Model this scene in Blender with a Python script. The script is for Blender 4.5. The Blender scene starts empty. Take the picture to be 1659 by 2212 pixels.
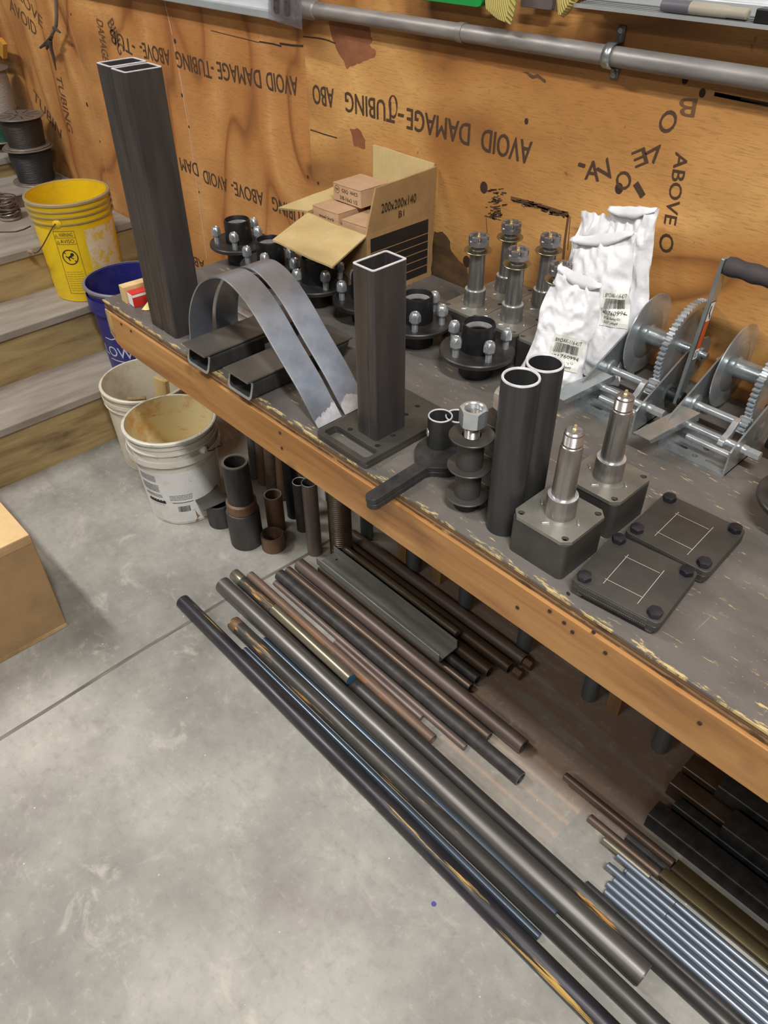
import bpy, bmesh, math, random
from mathutils import Vector, Matrix, noise
from mathutils.geometry import tessellate_polygon
random.seed(7)
PI = math.pi
C = bpy.context.scene.collection
SC = bpy.context.scene

# ---------------------------------------------------------------- camera
F_PX, CX, CY = 1656.0, 829.5, 1106.0            # focal length and centre in pixels of the 1659x2212 frame
EYE = Vector((0.0, 0.0, 1.67))
RX = Vector((0.6839482, 0.7294925, -0.0074591))  # camera right / down / forward in the room
RY = Vector((0.4663584, -0.4450592, -0.7644816))
RZ = Vector((-0.5610033, 0.5193872, -0.6446024))
cam = bpy.data.cameras.new('camera')
cam.sensor_fit = 'HORIZONTAL'; cam.sensor_width = 36.0; cam.lens = F_PX / 1659.0 * 36.0
cam.clip_start = 0.02; cam.clip_end = 60
camo = bpy.data.objects.new('camera', cam); C.objects.link(camo)
m3 = Matrix((RX, -RY, -RZ)).transposed()
camo.matrix_world = Matrix.Translation(EYE) @ m3.to_4x4()
SC.camera = camo

# ---------------------------------------------------------------- light and exposure
SC.view_settings.view_transform = 'Standard'; SC.view_settings.look = 'None'
SC.view_settings.exposure = 0.0; SC.view_settings.gamma = 1.0; SC.view_settings.use_curve_mapping = False
w = bpy.data.worlds.new('room_air'); SC.world = w; w.use_nodes = True
w.node_tree.nodes['Background'].inputs[0].default_value = (0.93, 0.96, 1.0, 1)
w.node_tree.nodes['Background'].inputs[1].default_value = 0.27
def area(name, loc, sx, sy, power, col=(1.0, 0.985, 0.955)):
    l = bpy.data.lights.new(name, 'AREA'); l.shape = 'RECTANGLE'; l.size = sx; l.size_y = sy
    l.energy = power; l.color = col
    o = bpy.data.objects.new(name, l); C.objects.link(o); o.location = loc; return o
LAMPS = [(0.7, -0.2, 3.42), (-2.9, -0.5, 3.42), (-1.1, -2.1, 3.42), (1.6, -2.4, 3.42)]
POWER = [112, 74, 32, 22]
for (p, e) in zip(LAMPS, POWER): area('shop_light_tube', (p[0], p[1], p[2] - 0.03), 1.15, 0.16, e)

def at(px, py, z):
    """point of the horizontal plane z seen at this pixel of the photograph"""
    d = RX * (px - CX) + RY * (py - CY) + RZ * F_PX
    return EYE + d * ((z - EYE.z) / d.z)
def aty(px, py, y):
    d = RX * (px - CX) + RY * (py - CY) + RZ * F_PX
    return EYE + d * ((y - EYE.y) / d.y)
def atx(px, py, x):
    d = RX * (px - CX) + RY * (py - CY) + RZ * F_PX
    return EYE + d * ((x - EYE.x) / d.x)
TOP = 0.86      # height of the bench top
WALL = 1.395    # the plywood wall
FRONT = 0.7056  # front edge of the bench

# ---------------------------------------------------------------- mesh helpers
class MB:
    def __init__(s): s.v = []; s.f = []; s.mi = []; s.cur = 0
    def add(s, vs, fs, M=None):
        b = len(s.v)
        for p in vs:
            p = Vector(p); s.v.append(M @ p if M is not None else p)
        for f in fs: s.f.append([b + i for i in f]); s.mi.append(s.cur)
        return s
    def box(s, c, d, M=None, rz=0, bev=0):
        x, y, z = d[0] / 2, d[1] / 2, d[2] / 2
        L = Matrix.Translation(c) @ Matrix.Rotation(rz, 4, 'Z')
        if M is not None: L = M @ L
        vs = [(-x, -y, -z), (x, -y, -z), (x, y, -z), (-x, y, -z), (-x, -y, z), (x, -y, z), (x, y, z), (-x, y, z)]
        return s.add(vs, [(0, 3, 2, 1), (4, 5, 6, 7), (0, 1, 5, 4), (1, 2, 6, 5), (2, 3, 7, 6), (3, 0, 4, 7)], L)
    def span(s, a, b, M=None):
        c = [(a[i] + b[i]) / 2 for i in range(3)]; d = [abs(b[i] - a[i]) for i in range(3)]
        return s.box(c, d, M)
    def lathe(s, prof, seg=32, M=None, closed=False, a0=0.0, a1=2 * PI):
        """prof = [(r, z), ...]; closed joins last to first (a ring)"""
        full = abs(a1 - a0 - 2 * PI) < 1e-6; n = seg if full else seg + 1
        vs = []; idx = []
        for (r, z) in prof:
            if r <= 1e-9: idx.append([len(vs)] * n); vs.append((0, 0, z))
            else:
                row = []
                for k in range(n):
                    a = a0 + (a1 - a0) * k / seg; row.append(len(vs)); vs.append((r * math.cos(a), r * math.sin(a), z))
                idx.append(row)
        fs = []; m = len(prof)
        for j in range(m if closed else m - 1):
            A, B = idx[j], idx[(j + 1) % m]
            for k in range(seg):
                k2 = (k + 1) % n if full else k + 1
                q = [A[k], A[k2], B[k2], B[k]]; q2 = []
                for t in q:
                    if t not in q2: q2.append(t)
                if len(q2) > 2: fs.append(q2)
        return s.add(vs, fs, M)
    def cyl(s, r, z0, z1, seg=32, M=None, ch=0.0):
        if ch: return s.lathe([(0, z0), (r - ch, z0), (r, z0 + ch), (r, z1 - ch), (r - ch, z1), (0, z1)], seg, M)
        return s.lathe([(0, z0), (r, z0), (r, z1), (0, z1)], seg, M)
    def pipe(s, ro, ri, z0, z1, seg=40, M=None, ch=0.0006):
        return s.lathe([(ri, z0), (ro - ch, z0), (ro, z0 + ch), (ro, z1 - ch), (ro - ch, z1), (ri + ch, z1), (ri, z1 - ch)], seg, M, closed=True)
    def prism(s, outer, z0, z1, M=None, holes=()):
        loops = [list(outer)] + [list(h) for h in holes]
        flat = [p for l in loops for p in l]
        tris = tessellate_polygon([[Vector((p[0], p[1], 0)) for p in l] for l in loops])
        n = len(flat); vs = [(p[0], p[1], z0) for p in flat] + [(p[0], p[1], z1) for p in flat]
        fs = []
        for t in tris:
            a, b, c = [Vector((flat[i][0], flat[i][1])) for i in t]
            if (b - a).cross(c - a) < 0: t = (t[0], t[2], t[1])
            fs.append([n + i for i in t]); fs.append([t[0], t[2], t[1]])
        b = 0
        for l in loops:
            k = len(l); ar = sum(l[i][0] * l[(i + 1) % k][1] - l[(i + 1) % k][0] * l[i][1] for i in range(k))
            ccw = ar > 0
            if l is not loops[0]: ccw = not ccw
            for i in range(k):
                j = (i + 1) % k
                q = [b + i, b + j, n + b + j, n + b + i]
                fs.append(q if (ccw == (l is loops[0]) if l is loops[0] else not ccw) else q[::-1])
            b += k
        return s.add(vs, fs, M)
    def sweep(s, pts, r, seg=10, M=None, caps=True, flat=None):
        pts = [Vector(p) for p in pts]; vs = []; fs = []
        up = Vector((0, 0, 1)); prev = None
        for i, p in enumerate(pts):
            t = (pts[min(i + 1, len(pts) - 1)] - pts[max(i - 1, 0)]).normalized()
            if prev is None:
                a = t.cross(up)
                if a.length < 1e-3: a = t.cross(Vector((1, 0, 0)))
            else: a = prev - t * prev.dot(t)
            a.normalize(); prev = a; b = t.cross(a)
            rr = r[i] if isinstance(r, (list, tuple)) else r
            for k in range(seg):
                an = 2 * PI * k / seg
                ra, rb = (rr, rr) if flat is None else flat
                vs.append(p + a * (ra * math.cos(an)) + b * (rb * math.sin(an)))
        for i in range(len(pts) - 1):
            for k in range(seg):
                k2 = (k + 1) % seg
                fs.append((i * seg + k, i * seg + k2, (i + 1) * seg + k2, (i + 1) * seg + k))
        if caps:
            fs.append(tuple(range(seg))[::-1]); fs.append(tuple((len(pts) - 1) * seg + k for k in range(seg)))
        return s.add(vs, fs, M)
    def build(s, name, mat, parent=None, M=None, smooth=35, bev=0, bseg=2):
        me = bpy.data.meshes.new(name)
        me.from_pydata([tuple(p) for p in s.v], [], s.f)
        mats = mat if isinstance(mat, (list, tuple)) else [mat]
        for m in mats: me.materials.append(m)
        if len(mats) > 1:
            for p, i in zip(me.polygons, s.mi): p.material_index = i
        bm = bmesh.new(); bm.from_mesh(me)
        bmesh.ops.recalc_face_normals(bm, faces=bm.faces); bm.to_mesh(me); bm.free()
        if smooth:
            me.polygons.foreach_set('use_smooth', [True] * len(me.polygons))
            me.set_sharp_from_angle(angle=math.radians(smooth))
        me.update()
        o = bpy.data.objects.new(name, me); C.objects.link(o)
        if parent is not None: o.parent = parent
        if M is not None: o.matrix_local = M
        if bev:
            b = o.modifiers.new('bevel', 'BEVEL'); b.width = bev; b.segments = bseg; b.limit_method = 'ANGLE'; b.angle_limit = math.radians(40)
            b.harden_normals = False
        return o

def T(x, y, z): return Matrix.Translation((x, y, z))
def RZm(a): return Matrix.Rotation(a, 4, 'Z')
def RXm(a): return Matrix.Rotation(a, 4, 'X')
def RYm(a): return Matrix.Rotation(a, 4, 'Y')
def circ(cx, cy, r, n=20, ry=None): return [(cx + r * math.cos(2 * PI * k / n), cy + (ry or r) * math.sin(2 * PI * k / n)) for k in range(n)]
def slot(cx, cy, hl, r, ang=0, n=8):
    P = []
    for k in range(n + 1):
        a = -PI / 2 + PI * k / n; P.append((hl + r * math.cos(a), r * math.sin(a)))
    for k in range(n + 1):
        a = PI / 2 + PI * k / n; P.append((-hl + r * math.cos(a), r * math.sin(a)))
    c, s_ = math.cos(ang), math.sin(ang)
    return [(cx + x * c - y * s_, cy + x * s_ + y * c) for x, y in P]
def rrect(hx, hy, r, n=6, cx=0, cy=0):
    P = []
    for (sx, sy, a0) in ((1, 1, 0), (-1, 1, PI / 2), (-1, -1, PI), (1, -1, 1.5 * PI)):
        for k in range(n + 1):
            a = a0 + PI / 2 * k / n
            P.append((cx + sx * (hx - r) + r * math.cos(a), cy + sy * (hy - r) + r * math.sin(a)))
    return P
def along(a, b):
    """matrix whose z axis runs from a to b, origin at a"""
    a = Vector(a); b = Vector(b)
    return T(*a) @ (b - a).to_track_quat('Z', 'Y').to_matrix().to_4x4()

def tag(o, label, cat, group=None, kind=None):
    o['label'] = label; o['category'] = cat
    if group: o['group'] = group
    if kind: o['kind'] = kind
    return o
def thing(name, label, cat, loc=(0, 0, 0), rz=0, group=None):
    o = bpy.data.objects.new(name, None); C.objects.link(o); o.empty_display_size = 0.02
    o.location = loc; o.rotation_euler = (0, 0, rz)
    return tag(o, label, cat, group)
def copy_tree(o, parent=None):
    c = o.copy(); C.objects.link(c)
    if parent is not None: c.parent = parent; c.matrix_parent_inverse = o.matrix_parent_inverse
    for ch in list(o.children): copy_tree(ch, c)
    return c
def dup(o, loc, rz, label, group=None):
    c = copy_tree(o); c.location = loc; c.rotation_euler = (0, 0, rz); c['label'] = label
    if group: c['group'] = group
    return c
def struct(o): o['kind'] = 'structure'; return o

_tc = {}
def text_verts(txt, bold=False):
    """flat letter outlines: verts, faces, width for a cap height of 1"""
    k = txt
    if k in _tc: return _tc[k]
    cu = bpy.data.curves.new('lettering', 'FONT'); cu.body = txt; cu.size = 1.0; cu.resolution_u = 3; cu.offset = 0.0; cu.align_x = 'LEFT'
    o = bpy.data.objects.new('lettering', cu); C.objects.link(o)
    dg = bpy.context.evaluated_depsgraph_get(); me = bpy.data.meshes.new_from_object(o.evaluated_get(dg))
    vs = [v.co.copy() for v in me.vertices]; fs = [list(p.vertices) for p in me.polygons]
    bpy.data.objects.remove(o); bpy.data.curves.remove(cu); bpy.data.meshes.remove(me)
    x0 = min(v.x for v in vs); x1 = max(v.x for v in vs); y0 = min(v.y for v in vs); y1 = max(v.y for v in vs)
    h = 0.72
    vs = [Vector(((v.x - x0) / h, v.y / h, 0)) for v in vs]
    _tc[k] = (vs, fs, (x1 - x0) / h); return _tc[k]
def put_text(mb, txt, fn, h=1.0, width=None, off=(0, 0)):
    """fn maps flat (u, v) in metres to 3-D"""
    vs, fs, wd = text_verts(txt)
    sx = h if width is None else width / wd
    mb.add([fn(off[0] + v.x * sx, off[1] + v.y * h) for v in vs], fs)
    return wd * sx
def quad(mb, fn, u0, v0, u1, v1, n=1):
    for i in range(n):
        a = u0 + (u1 - u0) * i / n; b = u0 + (u1 - u0) * (i + 1) / n
        mb.add([fn(a, v0), fn(b, v0), fn(b, v1), fn(a, v1)], [(0, 1, 2, 3)])
def line2(mb, fn, p, q, w):
    p = Vector(p); q = Vector(q); d = (q - p).normalized(); n = Vector((-d.y, d.x)) * w / 2
    P = [p - n, q - n, q + n, p + n]
    mb.add([fn(a.x, a.y) for a in P], [(0, 1, 2, 3)])
def ring2(mb, fn, cx, cy, r, w, n=24):
    for k in range(n):
        a = 2 * PI * k / n; b = 2 * PI * (k + 1) / n
        P = [(cx + rr * math.cos(t), cy + rr * math.sin(t)) for rr, t in ((r - w / 2, a), (r + w / 2, a), (r + w / 2, b), (r - w / 2, b))]
        mb.add([fn(*p) for p in P], [(0, 1, 2, 3)])
# ---------------------------------------------------------------- materials
def lin(c):
    return tuple(((x / 255.0) / 12.92 if x <= 10 else ((x / 255.0 + 0.055) / 1.055) ** 2.4) for x in c) + (1.0,)
class NT:
    def __init__(s, name):
        s.m = bpy.data.materials.new(name); s.m.use_nodes = True; s.t = s.m.node_tree
        s.b = s.t.nodes['Principled BSDF']; s._c = None
    def n(s, typ, ins=None, **pr):
        nd = s.t.nodes.new(typ)
        for k, v in pr.items(): setattr(nd, k, v)
        for k, v in (ins or {}).items():
            if isinstance(v, bpy.types.NodeSocket): s.t.links.new(v, nd.inputs[k])
            else: nd.inputs[k].default_value = v
        return nd
    def coord(s, scale=(1, 1, 1), loc=(0, 0, 0), rot=(0, 0, 0), src='Object'):
        if s._c is None: s._c = s.n('ShaderNodeTexCoord')
        return s.n('ShaderNodeMapping', {'Vector': s._c.outputs[src], 'Scale': scale, 'Location': loc, 'Rotation': rot}).outputs[0]
    def noise(s, vec, scale=5, detail=4, rough=0.55, dist=0.0):
        return s.n('ShaderNodeTexNoise', {'Vector': vec, 'Scale': scale, 'Detail': detail, 'Roughness': rough, 'Distortion': dist}).outputs['Fac']
    def ramp(s, fac, stops, mode='LINEAR'):
        r = s.n('ShaderNodeValToRGB', {'Fac': fac}); cr = r.color_ramp; cr.interpolation = mode
        while len(cr.elements) > 1: cr.elements.remove(cr.elements[-1])
        for i, (p, c) in enumerate(stops):
            e = cr.elements[0] if i == 0 else cr.elements.new(p)
            e.position = p; e.color = c if isinstance(c, tuple) else (c, c, c, 1)
        return r.outputs[0]
    def mix(s, fac, a, b, mode='MIX'):
        r = s.n('ShaderNodeMix', data_type='RGBA', blend_type=mode)
        for k, v in ((0, fac), (6, a), (7, b)):
            if isinstance(v, bpy.types.NodeSocket): s.t.links.new(v, r.inputs[k])
            else: r.inputs[k].default_value = v
        return r.outputs[2]
    def math(s, op, a, b=0.0, c=0.0):
        r = s.n('ShaderNodeMath', operation=op)
        for k, v in ((0, a), (1, b), (2, c)):
            if isinstance(v, bpy.types.NodeSocket): s.t.links.new(v, r.inputs[k])
            else: r.inputs[k].default_value = v
        return r.outputs[0]
    def out(s, base=None, rough=None, metal=None, bump=None, bs=0.1, bd=0.001, spec=None, **kw):
        for k, v in (('Base Color', base), ('Roughness', rough), ('Metallic', metal), ('Specular IOR Level', spec)):
            if v is None: continue
            if isinstance(v, bpy.types.NodeSocket): s.t.links.new(v, s.b.inputs[k])
            else: s.b.inputs[k].default_value = v
        for k, v in kw.items(): s.b.inputs[k.replace('_', ' ')].default_value = v
        if bump is not None:
            b = s.n('ShaderNodeBump', {'Height': bump, 'Strength': bs, 'Distance': bd})
            s.t.links.new(b.outputs[0], s.b.inputs['Normal'])
        return s.m

def plain(name, c, rough=0.5, metal=0.0, spec=None):
    t = NT(name)
    v = t.noise(t.coord(), 9, 3)
    return t.out(t.mix(t.ramp(v, [(0.35, 0.0), (0.65, 1.0)]), lin(tuple(x * 0.94 for x in c)), lin(c)), rough, metal, spec=spec)
def metal(name, a, b, rough=(0.3, 0.5), m=0.9, scale=(1, 1, 1), ns=12, rust=None, rust_at=0.62, rs=9, rscale=None, fine=0.0, bs=0.04):
    t = NT(name); v = t.coord(scale)
    f = t.noise(v, ns, 6, 0.6)
    col = t.ramp(f, [(0.3, lin(a)), (0.7, lin(b))])
    g = t.noise(t.coord(scale, (3.1, 1.7, 0.3)), ns * 1.7, 5, 0.65)
    ro = t.ramp(g, [(0.3, rough[0]), (0.7, rough[1])]); me = m
    if rust:
        q = t.noise(t.coord(rscale or scale, (7, 3, 5)), rs, 7, 0.62)
        msk = t.ramp(q, [(rust_at, 0.0), (rust_at + 0.035, 1.0)])
        col = t.mix(msk, col, lin(rust)); ro = t.math('MAXIMUM', ro, t.math('MULTIPLY', msk, 0.75))
        me = t.math('MULTIPLY', t.math('SUBTRACT', 1.0, msk), m)
    if not bs: return t.out(col, ro, me)
    h = t.noise(t.coord(scale), ns * 6, 4, 0.6)
    return t.out(col, ro, me, bump=h, bs=bs, bd=0.0006)

def plywood(name, cols, seed, knots=True, flat=(0.7, 1.0, 2.2), bands=7.0):
    """rotary-cut veneer: cathedral bands from a stretched noise field, dark pores, knots"""
    t = NT(name)
    wob = t.noise(t.coord((1, 1, 1), (seed, 0, 0)), 2.2, 3, 0.5)
    base = t.n('ShaderNodeVectorMath', {0: t.coord(flat, (seed * 1.3, 0, seed)), 1: (0, 0, 0)}, operation='ADD').outputs[0]
    f = t.noise(base, 1.15, 2.0, 0.45, 0.6)
    bandv = t.math('FRACT', t.math('MULTIPLY', f, bands))
    c1 = t.ramp(bandv, [(0.0, lin(cols[1])), (0.45, lin(cols[2])), (0.8, lin(cols[1])), (0.93, lin(cols[0])), (1.0, lin(cols[1]))])
    blot = t.ramp(t.noise(t.coord((1, 1, 1.6), (seed, 2, 9)), 2.6, 5, 0.6), [(0.36, 0.0), (0.64, 1.0)])
    c2 = t.mix(t.math('MULTIPLY', blot, 0.55), c1, lin(cols[3]))
    c2 = t.mix(t.math('MULTIPLY', t.ramp(wob, [(0.5, 0.0), (0.72, 1.0)]), 0.6), c2, lin(cols[2]))
    fine = t.noise(t.coord((6, 6, 70), (seed, 0, 0)), 6, 4, 0.7)
    c3 = t.mix(t.ramp(fine, [(0.30, 0.55), (0.5, 0.0)]), c2, lin(cols[0]))
    if knots:
        v = t.n('ShaderNodeTexVoronoi', {'Vector': t.coord((1, 1, 1), (seed * 2, 0.4, 0.2)), 'Scale': 2.1, 'Randomness': 1.0})
        k = t.ramp(v.outputs['Distance'], [(0.0, 1.0), (0.035, 0.9), (0.06, 0.0)])
        c3 = t.mix(t.math('MULTIPLY', k, 0.75), c3, lin((88, 48, 22)))
    sp = t.noise(t.coord((1, 1, 1), (0, 0, seed)), 45, 3, 0.6)
    c3 = t.mix(t.ramp(sp, [(0.70, 0.0), (0.76, 0.6)]), c3, lin((110, 70, 40)))
    return t.out(c3, t.ramp(f, [(0.2, 0.38), (0.8, 0.55)]), 0.0, bump=fine, bs=0.25, bd=0.0008)

M_WALL_R = plywood('plywood_amber', [(128, 82, 42), (174, 121, 64), (216, 168, 104), (154, 101, 52)], 3.2, flat=(0.8, 1, 1.9), bands=5.0)
M_WALL_L = plywood('plywood_orange', [(134, 84, 46), (186, 128, 72), (216, 164, 102), (160, 104, 58)], 8.4, flat=(1.5, 1, 0.8), bands=6.0)

def lumber(name, cols, axis, seed=0.0, stretch=22.0, ns=1.4, rough=0.5):
    """sawn board with grain running along axis 0/1/2"""
    t = NT(name); sc = [stretch, stretch, stretch]; sc[axis] = 1.6
    f = t.noise(t.coord(tuple(sc), (seed, seed * 2, seed * 3)), ns, 5, 0.62, 0.5)
    col = t.ramp(f, [(0.28, lin(cols[0])), (0.48, lin(cols[1])), (0.72, lin(cols[2]))])
    v = t.n('ShaderNodeTexVoronoi', {'Vector': t.coord((1, 1, 1), (seed * 3 + 1, 0.3, 0.1)), 'Scale': 5.0})
    k = t.ramp(v.outputs['Distance'], [(0.0, 1.0), (0.06, 0.6), (0.11, 0.0)])
    col = t.mix(t.math('MULTIPLY', k, 0.55), col, lin(cols[3] if len(cols) > 3 else cols[0]))
    return t.out(col, rough, 0.0, bump=f, bs=0.15, bd=0.001)

M_APRON = lumber('apron_board', [(112, 76, 42), (160, 113, 64), (188, 143, 88), (88, 56, 34)], 0, 0.7, 16, 1.1, 0.42)
M_APRON_END = lumber('end_board', [(120, 92, 56), (164, 132, 88), (190, 160, 112), (96, 66, 40)], 1, 2.7, 18)
M_STAIR = lumber('treated_riser', [(106, 84, 54), (158, 134, 92), (186, 162, 116), (96, 70, 44)], 1, 4.3, 12, 1.6, 0.6)
M_PINE = lumber('pine', [(176, 142, 92), (206, 176, 122), (226, 200, 150)], 2, 1.1, 14)

def tread_mat():
    t = NT('dusty_tread'); f = t.noise(t.coord((8, 1.5, 8)), 2.5, 5, 0.6)
    c = t.ramp(f, [(0.3, lin((128, 118, 108))), (0.7, lin((160, 152, 140)))])
    s = t.noise(t.coord(), 30, 5, 0.7)
    return t.out(t.mix(t.ramp(s, [(0.66, 0.0), (0.72, 0.6)]), c, lin((104, 92, 82))), 0.75, 0.0)
M_TREAD = tread_mat()

def concrete():
    t = NT('worn_concrete')
    a = t.noise(t.coord((1, 1, 1)), 1.7, 6, 0.62)
    col = t.ramp(a, [(0.30, lin((112, 110, 105))), (0.5, lin((152, 150, 143))), (0.70, lin((184, 181, 172)))])
    b = t.noise(t.coord((1.0, 1.6, 1), (3, 1, 0), (0, 0, 0.5)), 7, 8, 0.7, 0.8)
    col = t.mix(t.ramp(b, [(0.56, 0.0), (0.68, 0.5)]), col, lin((198, 192, 180)))
    pr = t.noise(t.coord((1, 1, 1), (9, 4, 0)), 2.4, 5, 0.6)
    col = t.mix(t.ramp(pr, [(0.5, 0.0), (0.66, 0.45)]), col, lin((128, 118, 120)))
    # trowel swirls
    sw = t.noise(t.coord((2.2, 26, 1), (1, 1, 0), (0, 0, 1.1)), 1.8, 4, 0.6, 1.2)
    col = t.mix(t.ramp(sw, [(0.60, 0.0), (0.74, 0.14)]), col, lin((112, 108, 100)))
    # rust and mud stains where stock has been lying, under the bench (x along, y across)
    g = t._c.outputs['Object']; sp = t.n('ShaderNodeSeparateXYZ', {0: g})
    nz = t.noise(t.coord((1.2, 3, 1), (2, 2, 0)), 2.2, 5, 0.6)
    yy = t.math('ADD', sp.outputs[1], t.math('MULTIPLY', nz, 0.16))
    xx = t.math('ADD', sp.outputs[0], t.math('MULTIPLY', nz, 0.3))
    sm = lambda v, a, b: t.n('ShaderNodeMapRange', {0: v, 1: a, 2: b, 3: 0.0, 4: 1.0}, interpolation_type='SMOOTHSTEP').outputs[0]
    m1 = t.math('MULTIPLY', sm(yy, 0.98, 1.08), sm(xx, 0.0, -0.12))
    m1 = t.math('MULTIPLY', m1, sm(xx, -1.3, -0.9))
    m1 = t.math('MULTIPLY', m1, t.ramp(t.noise(t.coord((1, 9, 1)), 3, 3), [(0.36, 0.25), (0.5, 0.8)]))
    col = t.mix(m1, col, lin((140, 112, 92)))
    # faint bands of rust printed on the slab by the pipes
    bx = t.math('MULTIPLY', t.math('GREATER_THAN', sp.outputs[0], -0.72), t.math('LESS_THAN', sp.outputs[0], -0.36))
    by = t.math('MULTIPLY', t.math('GREATER_THAN', sp.outputs[1], 0.79), t.math('LESS_THAN', sp.outputs[1], 0.99))
    st = t.ramp(t.math('FRACT', t.math('MULTIPLY', sp.outputs[1], 24.0)), [(0.3, 0.15), (0.5, 0.6), (0.7, 0.15)])
    col = t.mix(t.math('MULTIPLY', t.math('MULTIPLY', bx, by), st), col, lin((190, 162, 140)))
    fm = t.noise(t.coord((1, 1, 1), (5, 5, 0)), 38, 6, 0.75)
    col = t.mix(t.ramp(fm, [(0.30, 0.30), (0.48, 0.0)]), col, lin((104, 100, 94)))
    col = t.mix(t.ramp(fm, [(0.56, 0.0), (0.72, 0.35)]), col, lin((206, 202, 190)))
    # chips and specks
    k = t.n('ShaderNodeTexVoronoi', {'Vector': t.coord((1, 1, 1)), 'Scale': 16.0, 'Randomness': 1.0})
    col = t.mix(t.ramp(k.outputs['Distance'], [(0.0, 0.8), (0.028, 0.8), (0.036, 0.0)]), col, lin((214, 206, 188)))
    rb = t.noise(t.coord(), 60, 5, 0.7)
    return t.out(col, t.ramp(a, [(0.3, 0.55), (0.7, 0.75)]), 0.0, bump=rb, bs=0.25, bd=0.001)
M_FLOOR = concrete()

def benchtop():
    """ply painted dark, worn to yellow wood toward the right and along the front edge"""
    t = NT('worn_bench_top'); g = t.coord()
    sp = t.n('ShaderNodeSeparateXYZ', {0: t._c.outputs['Object']})
    a = t.noise(t.coord((1, 2.5, 1)), 4, 6, 0.6)
    col = t.ramp(a, [(0.3, lin((78, 74, 71))), (0.7, lin((110, 105, 100)))])
    w1 = t.noise(t.coord((11, 17, 1), (0, 2, 0)), 7, 8, 0.76)
    zone = t.n('ShaderNodeMapRange', {0: sp.outputs[0], 1: -0.45, 2: -0.05, 3: -0.22, 4: 0.035}).outputs[0]
    m = t.ramp(t.math('ADD', w1, zone), [(0.58, 0.0), (0.66, 0.75)])
    col = t.mix(m, col, lin((178, 152, 96)))
    ed = t.n('ShaderNodeMapRange', {0: sp.outputs[1], 1: 0.722, 2: 0.700, 3: 0.0, 4: 0.185}).outputs[0]
    m2 = t.ramp(t.math('ADD', t.noise(t.coord((5, 25, 1)), 5, 6, 0.7), ed), [(0.62, 0.0), (0.68, 0.9)])
    col = t.mix(m2, col, lin((196, 172, 118)))
    sc = t.noise(t.coord((90, 4, 1), (0, 0, 0), (0, 0, 0.35)), 3, 3, 0.5)
    col = t.mix(t.ramp(sc, [(0.70, 0.0), (0.74, 0.35)]), col, lin((150, 144, 134)))
    ds = t.noise(t.coord(), 140, 2, 0.5)
    col = t.mix(t.ramp(ds, [(0.77, 0.0), (0.80, 0.8)]), col, lin((190, 180, 160)))
    return t.out(col, t.ramp(a, [(0.3, 0.38), (0.7, 0.55)]), 0.0, bump=w1, bs=0.12, bd=0.0008)
M_TOP = benchtop()
def plyedge():
    t = NT('ply_edge'); sp = t.n('ShaderNodeSeparateXYZ', {0: t.coord()})
    f = t.noise(t.coord((2, 2, 60)), 4, 5, 0.7)
    c = t.ramp(t.math('FRACT', t.math('ADD', t.math('MULTIPLY', sp.outputs[2], 120.0), t.math('MULTIPLY', f, 0.5))),
               [(0.0, lin((84, 58, 38))), (0.4, lin((138, 106, 72))), (0.6, lin((150, 118, 82))), (1.0, lin((80, 52, 34)))])
    g = t.noise(t.coord((3, 3, 12), (4, 0, 0)), 5, 6, 0.7)
    c = t.mix(t.ramp(g, [(0.55, 0.0), (0.62, 0.8)]), c, lin((62, 42, 30)))
    c = t.mix(t.ramp(t.noise(t.coord((5, 5, 20), (9, 0, 0)), 5, 6, 0.7), [(0.62, 0.0), (0.68, 0.8)]), c, lin((190, 158, 104)))
    return t.out(c, 0.7, 0.0, bump=g, bs=0.5, bd=0.002)
M_PLYEDGE = plyedge()

M_INK = plain('stencil_ink', (76, 54, 38), 0.7)
M_FADED = plain('faded_ink', (106, 72, 44), 0.7)
M_BLACKINK = plain('black_print', (34, 30, 28), 0.6)
M_MILL = metal('mill_scale_steel', (62, 58, 58), (88, 84, 82), (0.36, 0.5), 0.55, (10, 10, 1.2), 3)
M_MILL_D = metal('dark_mill_steel', (50, 50, 51), (78, 78, 78), (0.32, 0.46), 0.5, (14, 14, 1), 3)
M_CUT = metal('bright_cut_steel', (196, 196, 200), (236, 236, 240), (0.3, 0.42), 0.3, (1, 1, 1), 60)
M_PLATE = metal('plate_steel', (66, 64, 62), (92, 90, 86), (0.36, 0.52), 0.55, (1, 1, 1), 9)
M_STRAP = metal('ground_flat_bar', (112, 120, 134), (176, 182, 192), (0.3, 0.45), 0.75, (1, 1, 1), 7)
M_ZINC = metal('zinc_plate', (176, 184, 190), (222, 226, 230), (0.18, 0.3), 0.75, (1, 1, 1), 18)
M_ZINC_M = metal('matte_zinc', (146, 154, 156), (190, 196, 198), (0.22, 0.36), 0.78, (1, 1, 1), 12)
M_MACH = metal('machined_steel', (132, 128, 124), (168, 164, 160), (0.22, 0.36), 0.8, (40, 40, 1), 3)
M_BRIGHT = metal('bright_machined_ring', (186, 188, 192), (232, 232, 234), (0.14, 0.24), 0.7, (1, 1, 1), 30)
M_HUB = metal('black_hub_paint', (20, 20, 21), (36, 36, 37), (0.34, 0.48), 0.2, (1, 1, 1), 20)
M_HUBF = metal('hub_flange_face', (44, 43, 42), (74, 72, 70), (0.34, 0.5), 0.5, (1, 1, 1), 22)
M_SPPLATE = metal('spindle_plate', (112, 110, 103), (152, 150, 141), (0.32, 0.46), 0.6, (1, 1, 1), 10)
M_BOLT = metal('black_oxide_bolt', (40, 40, 46), (70, 70, 78), (0.28, 0.42), 0.7, (1, 1, 1), 30)
M_BRASSY = metal('yellow_zinc', (150, 147, 122), (186, 182, 154), (0.28, 0.4), 1.0, (1, 1, 1), 20)
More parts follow.
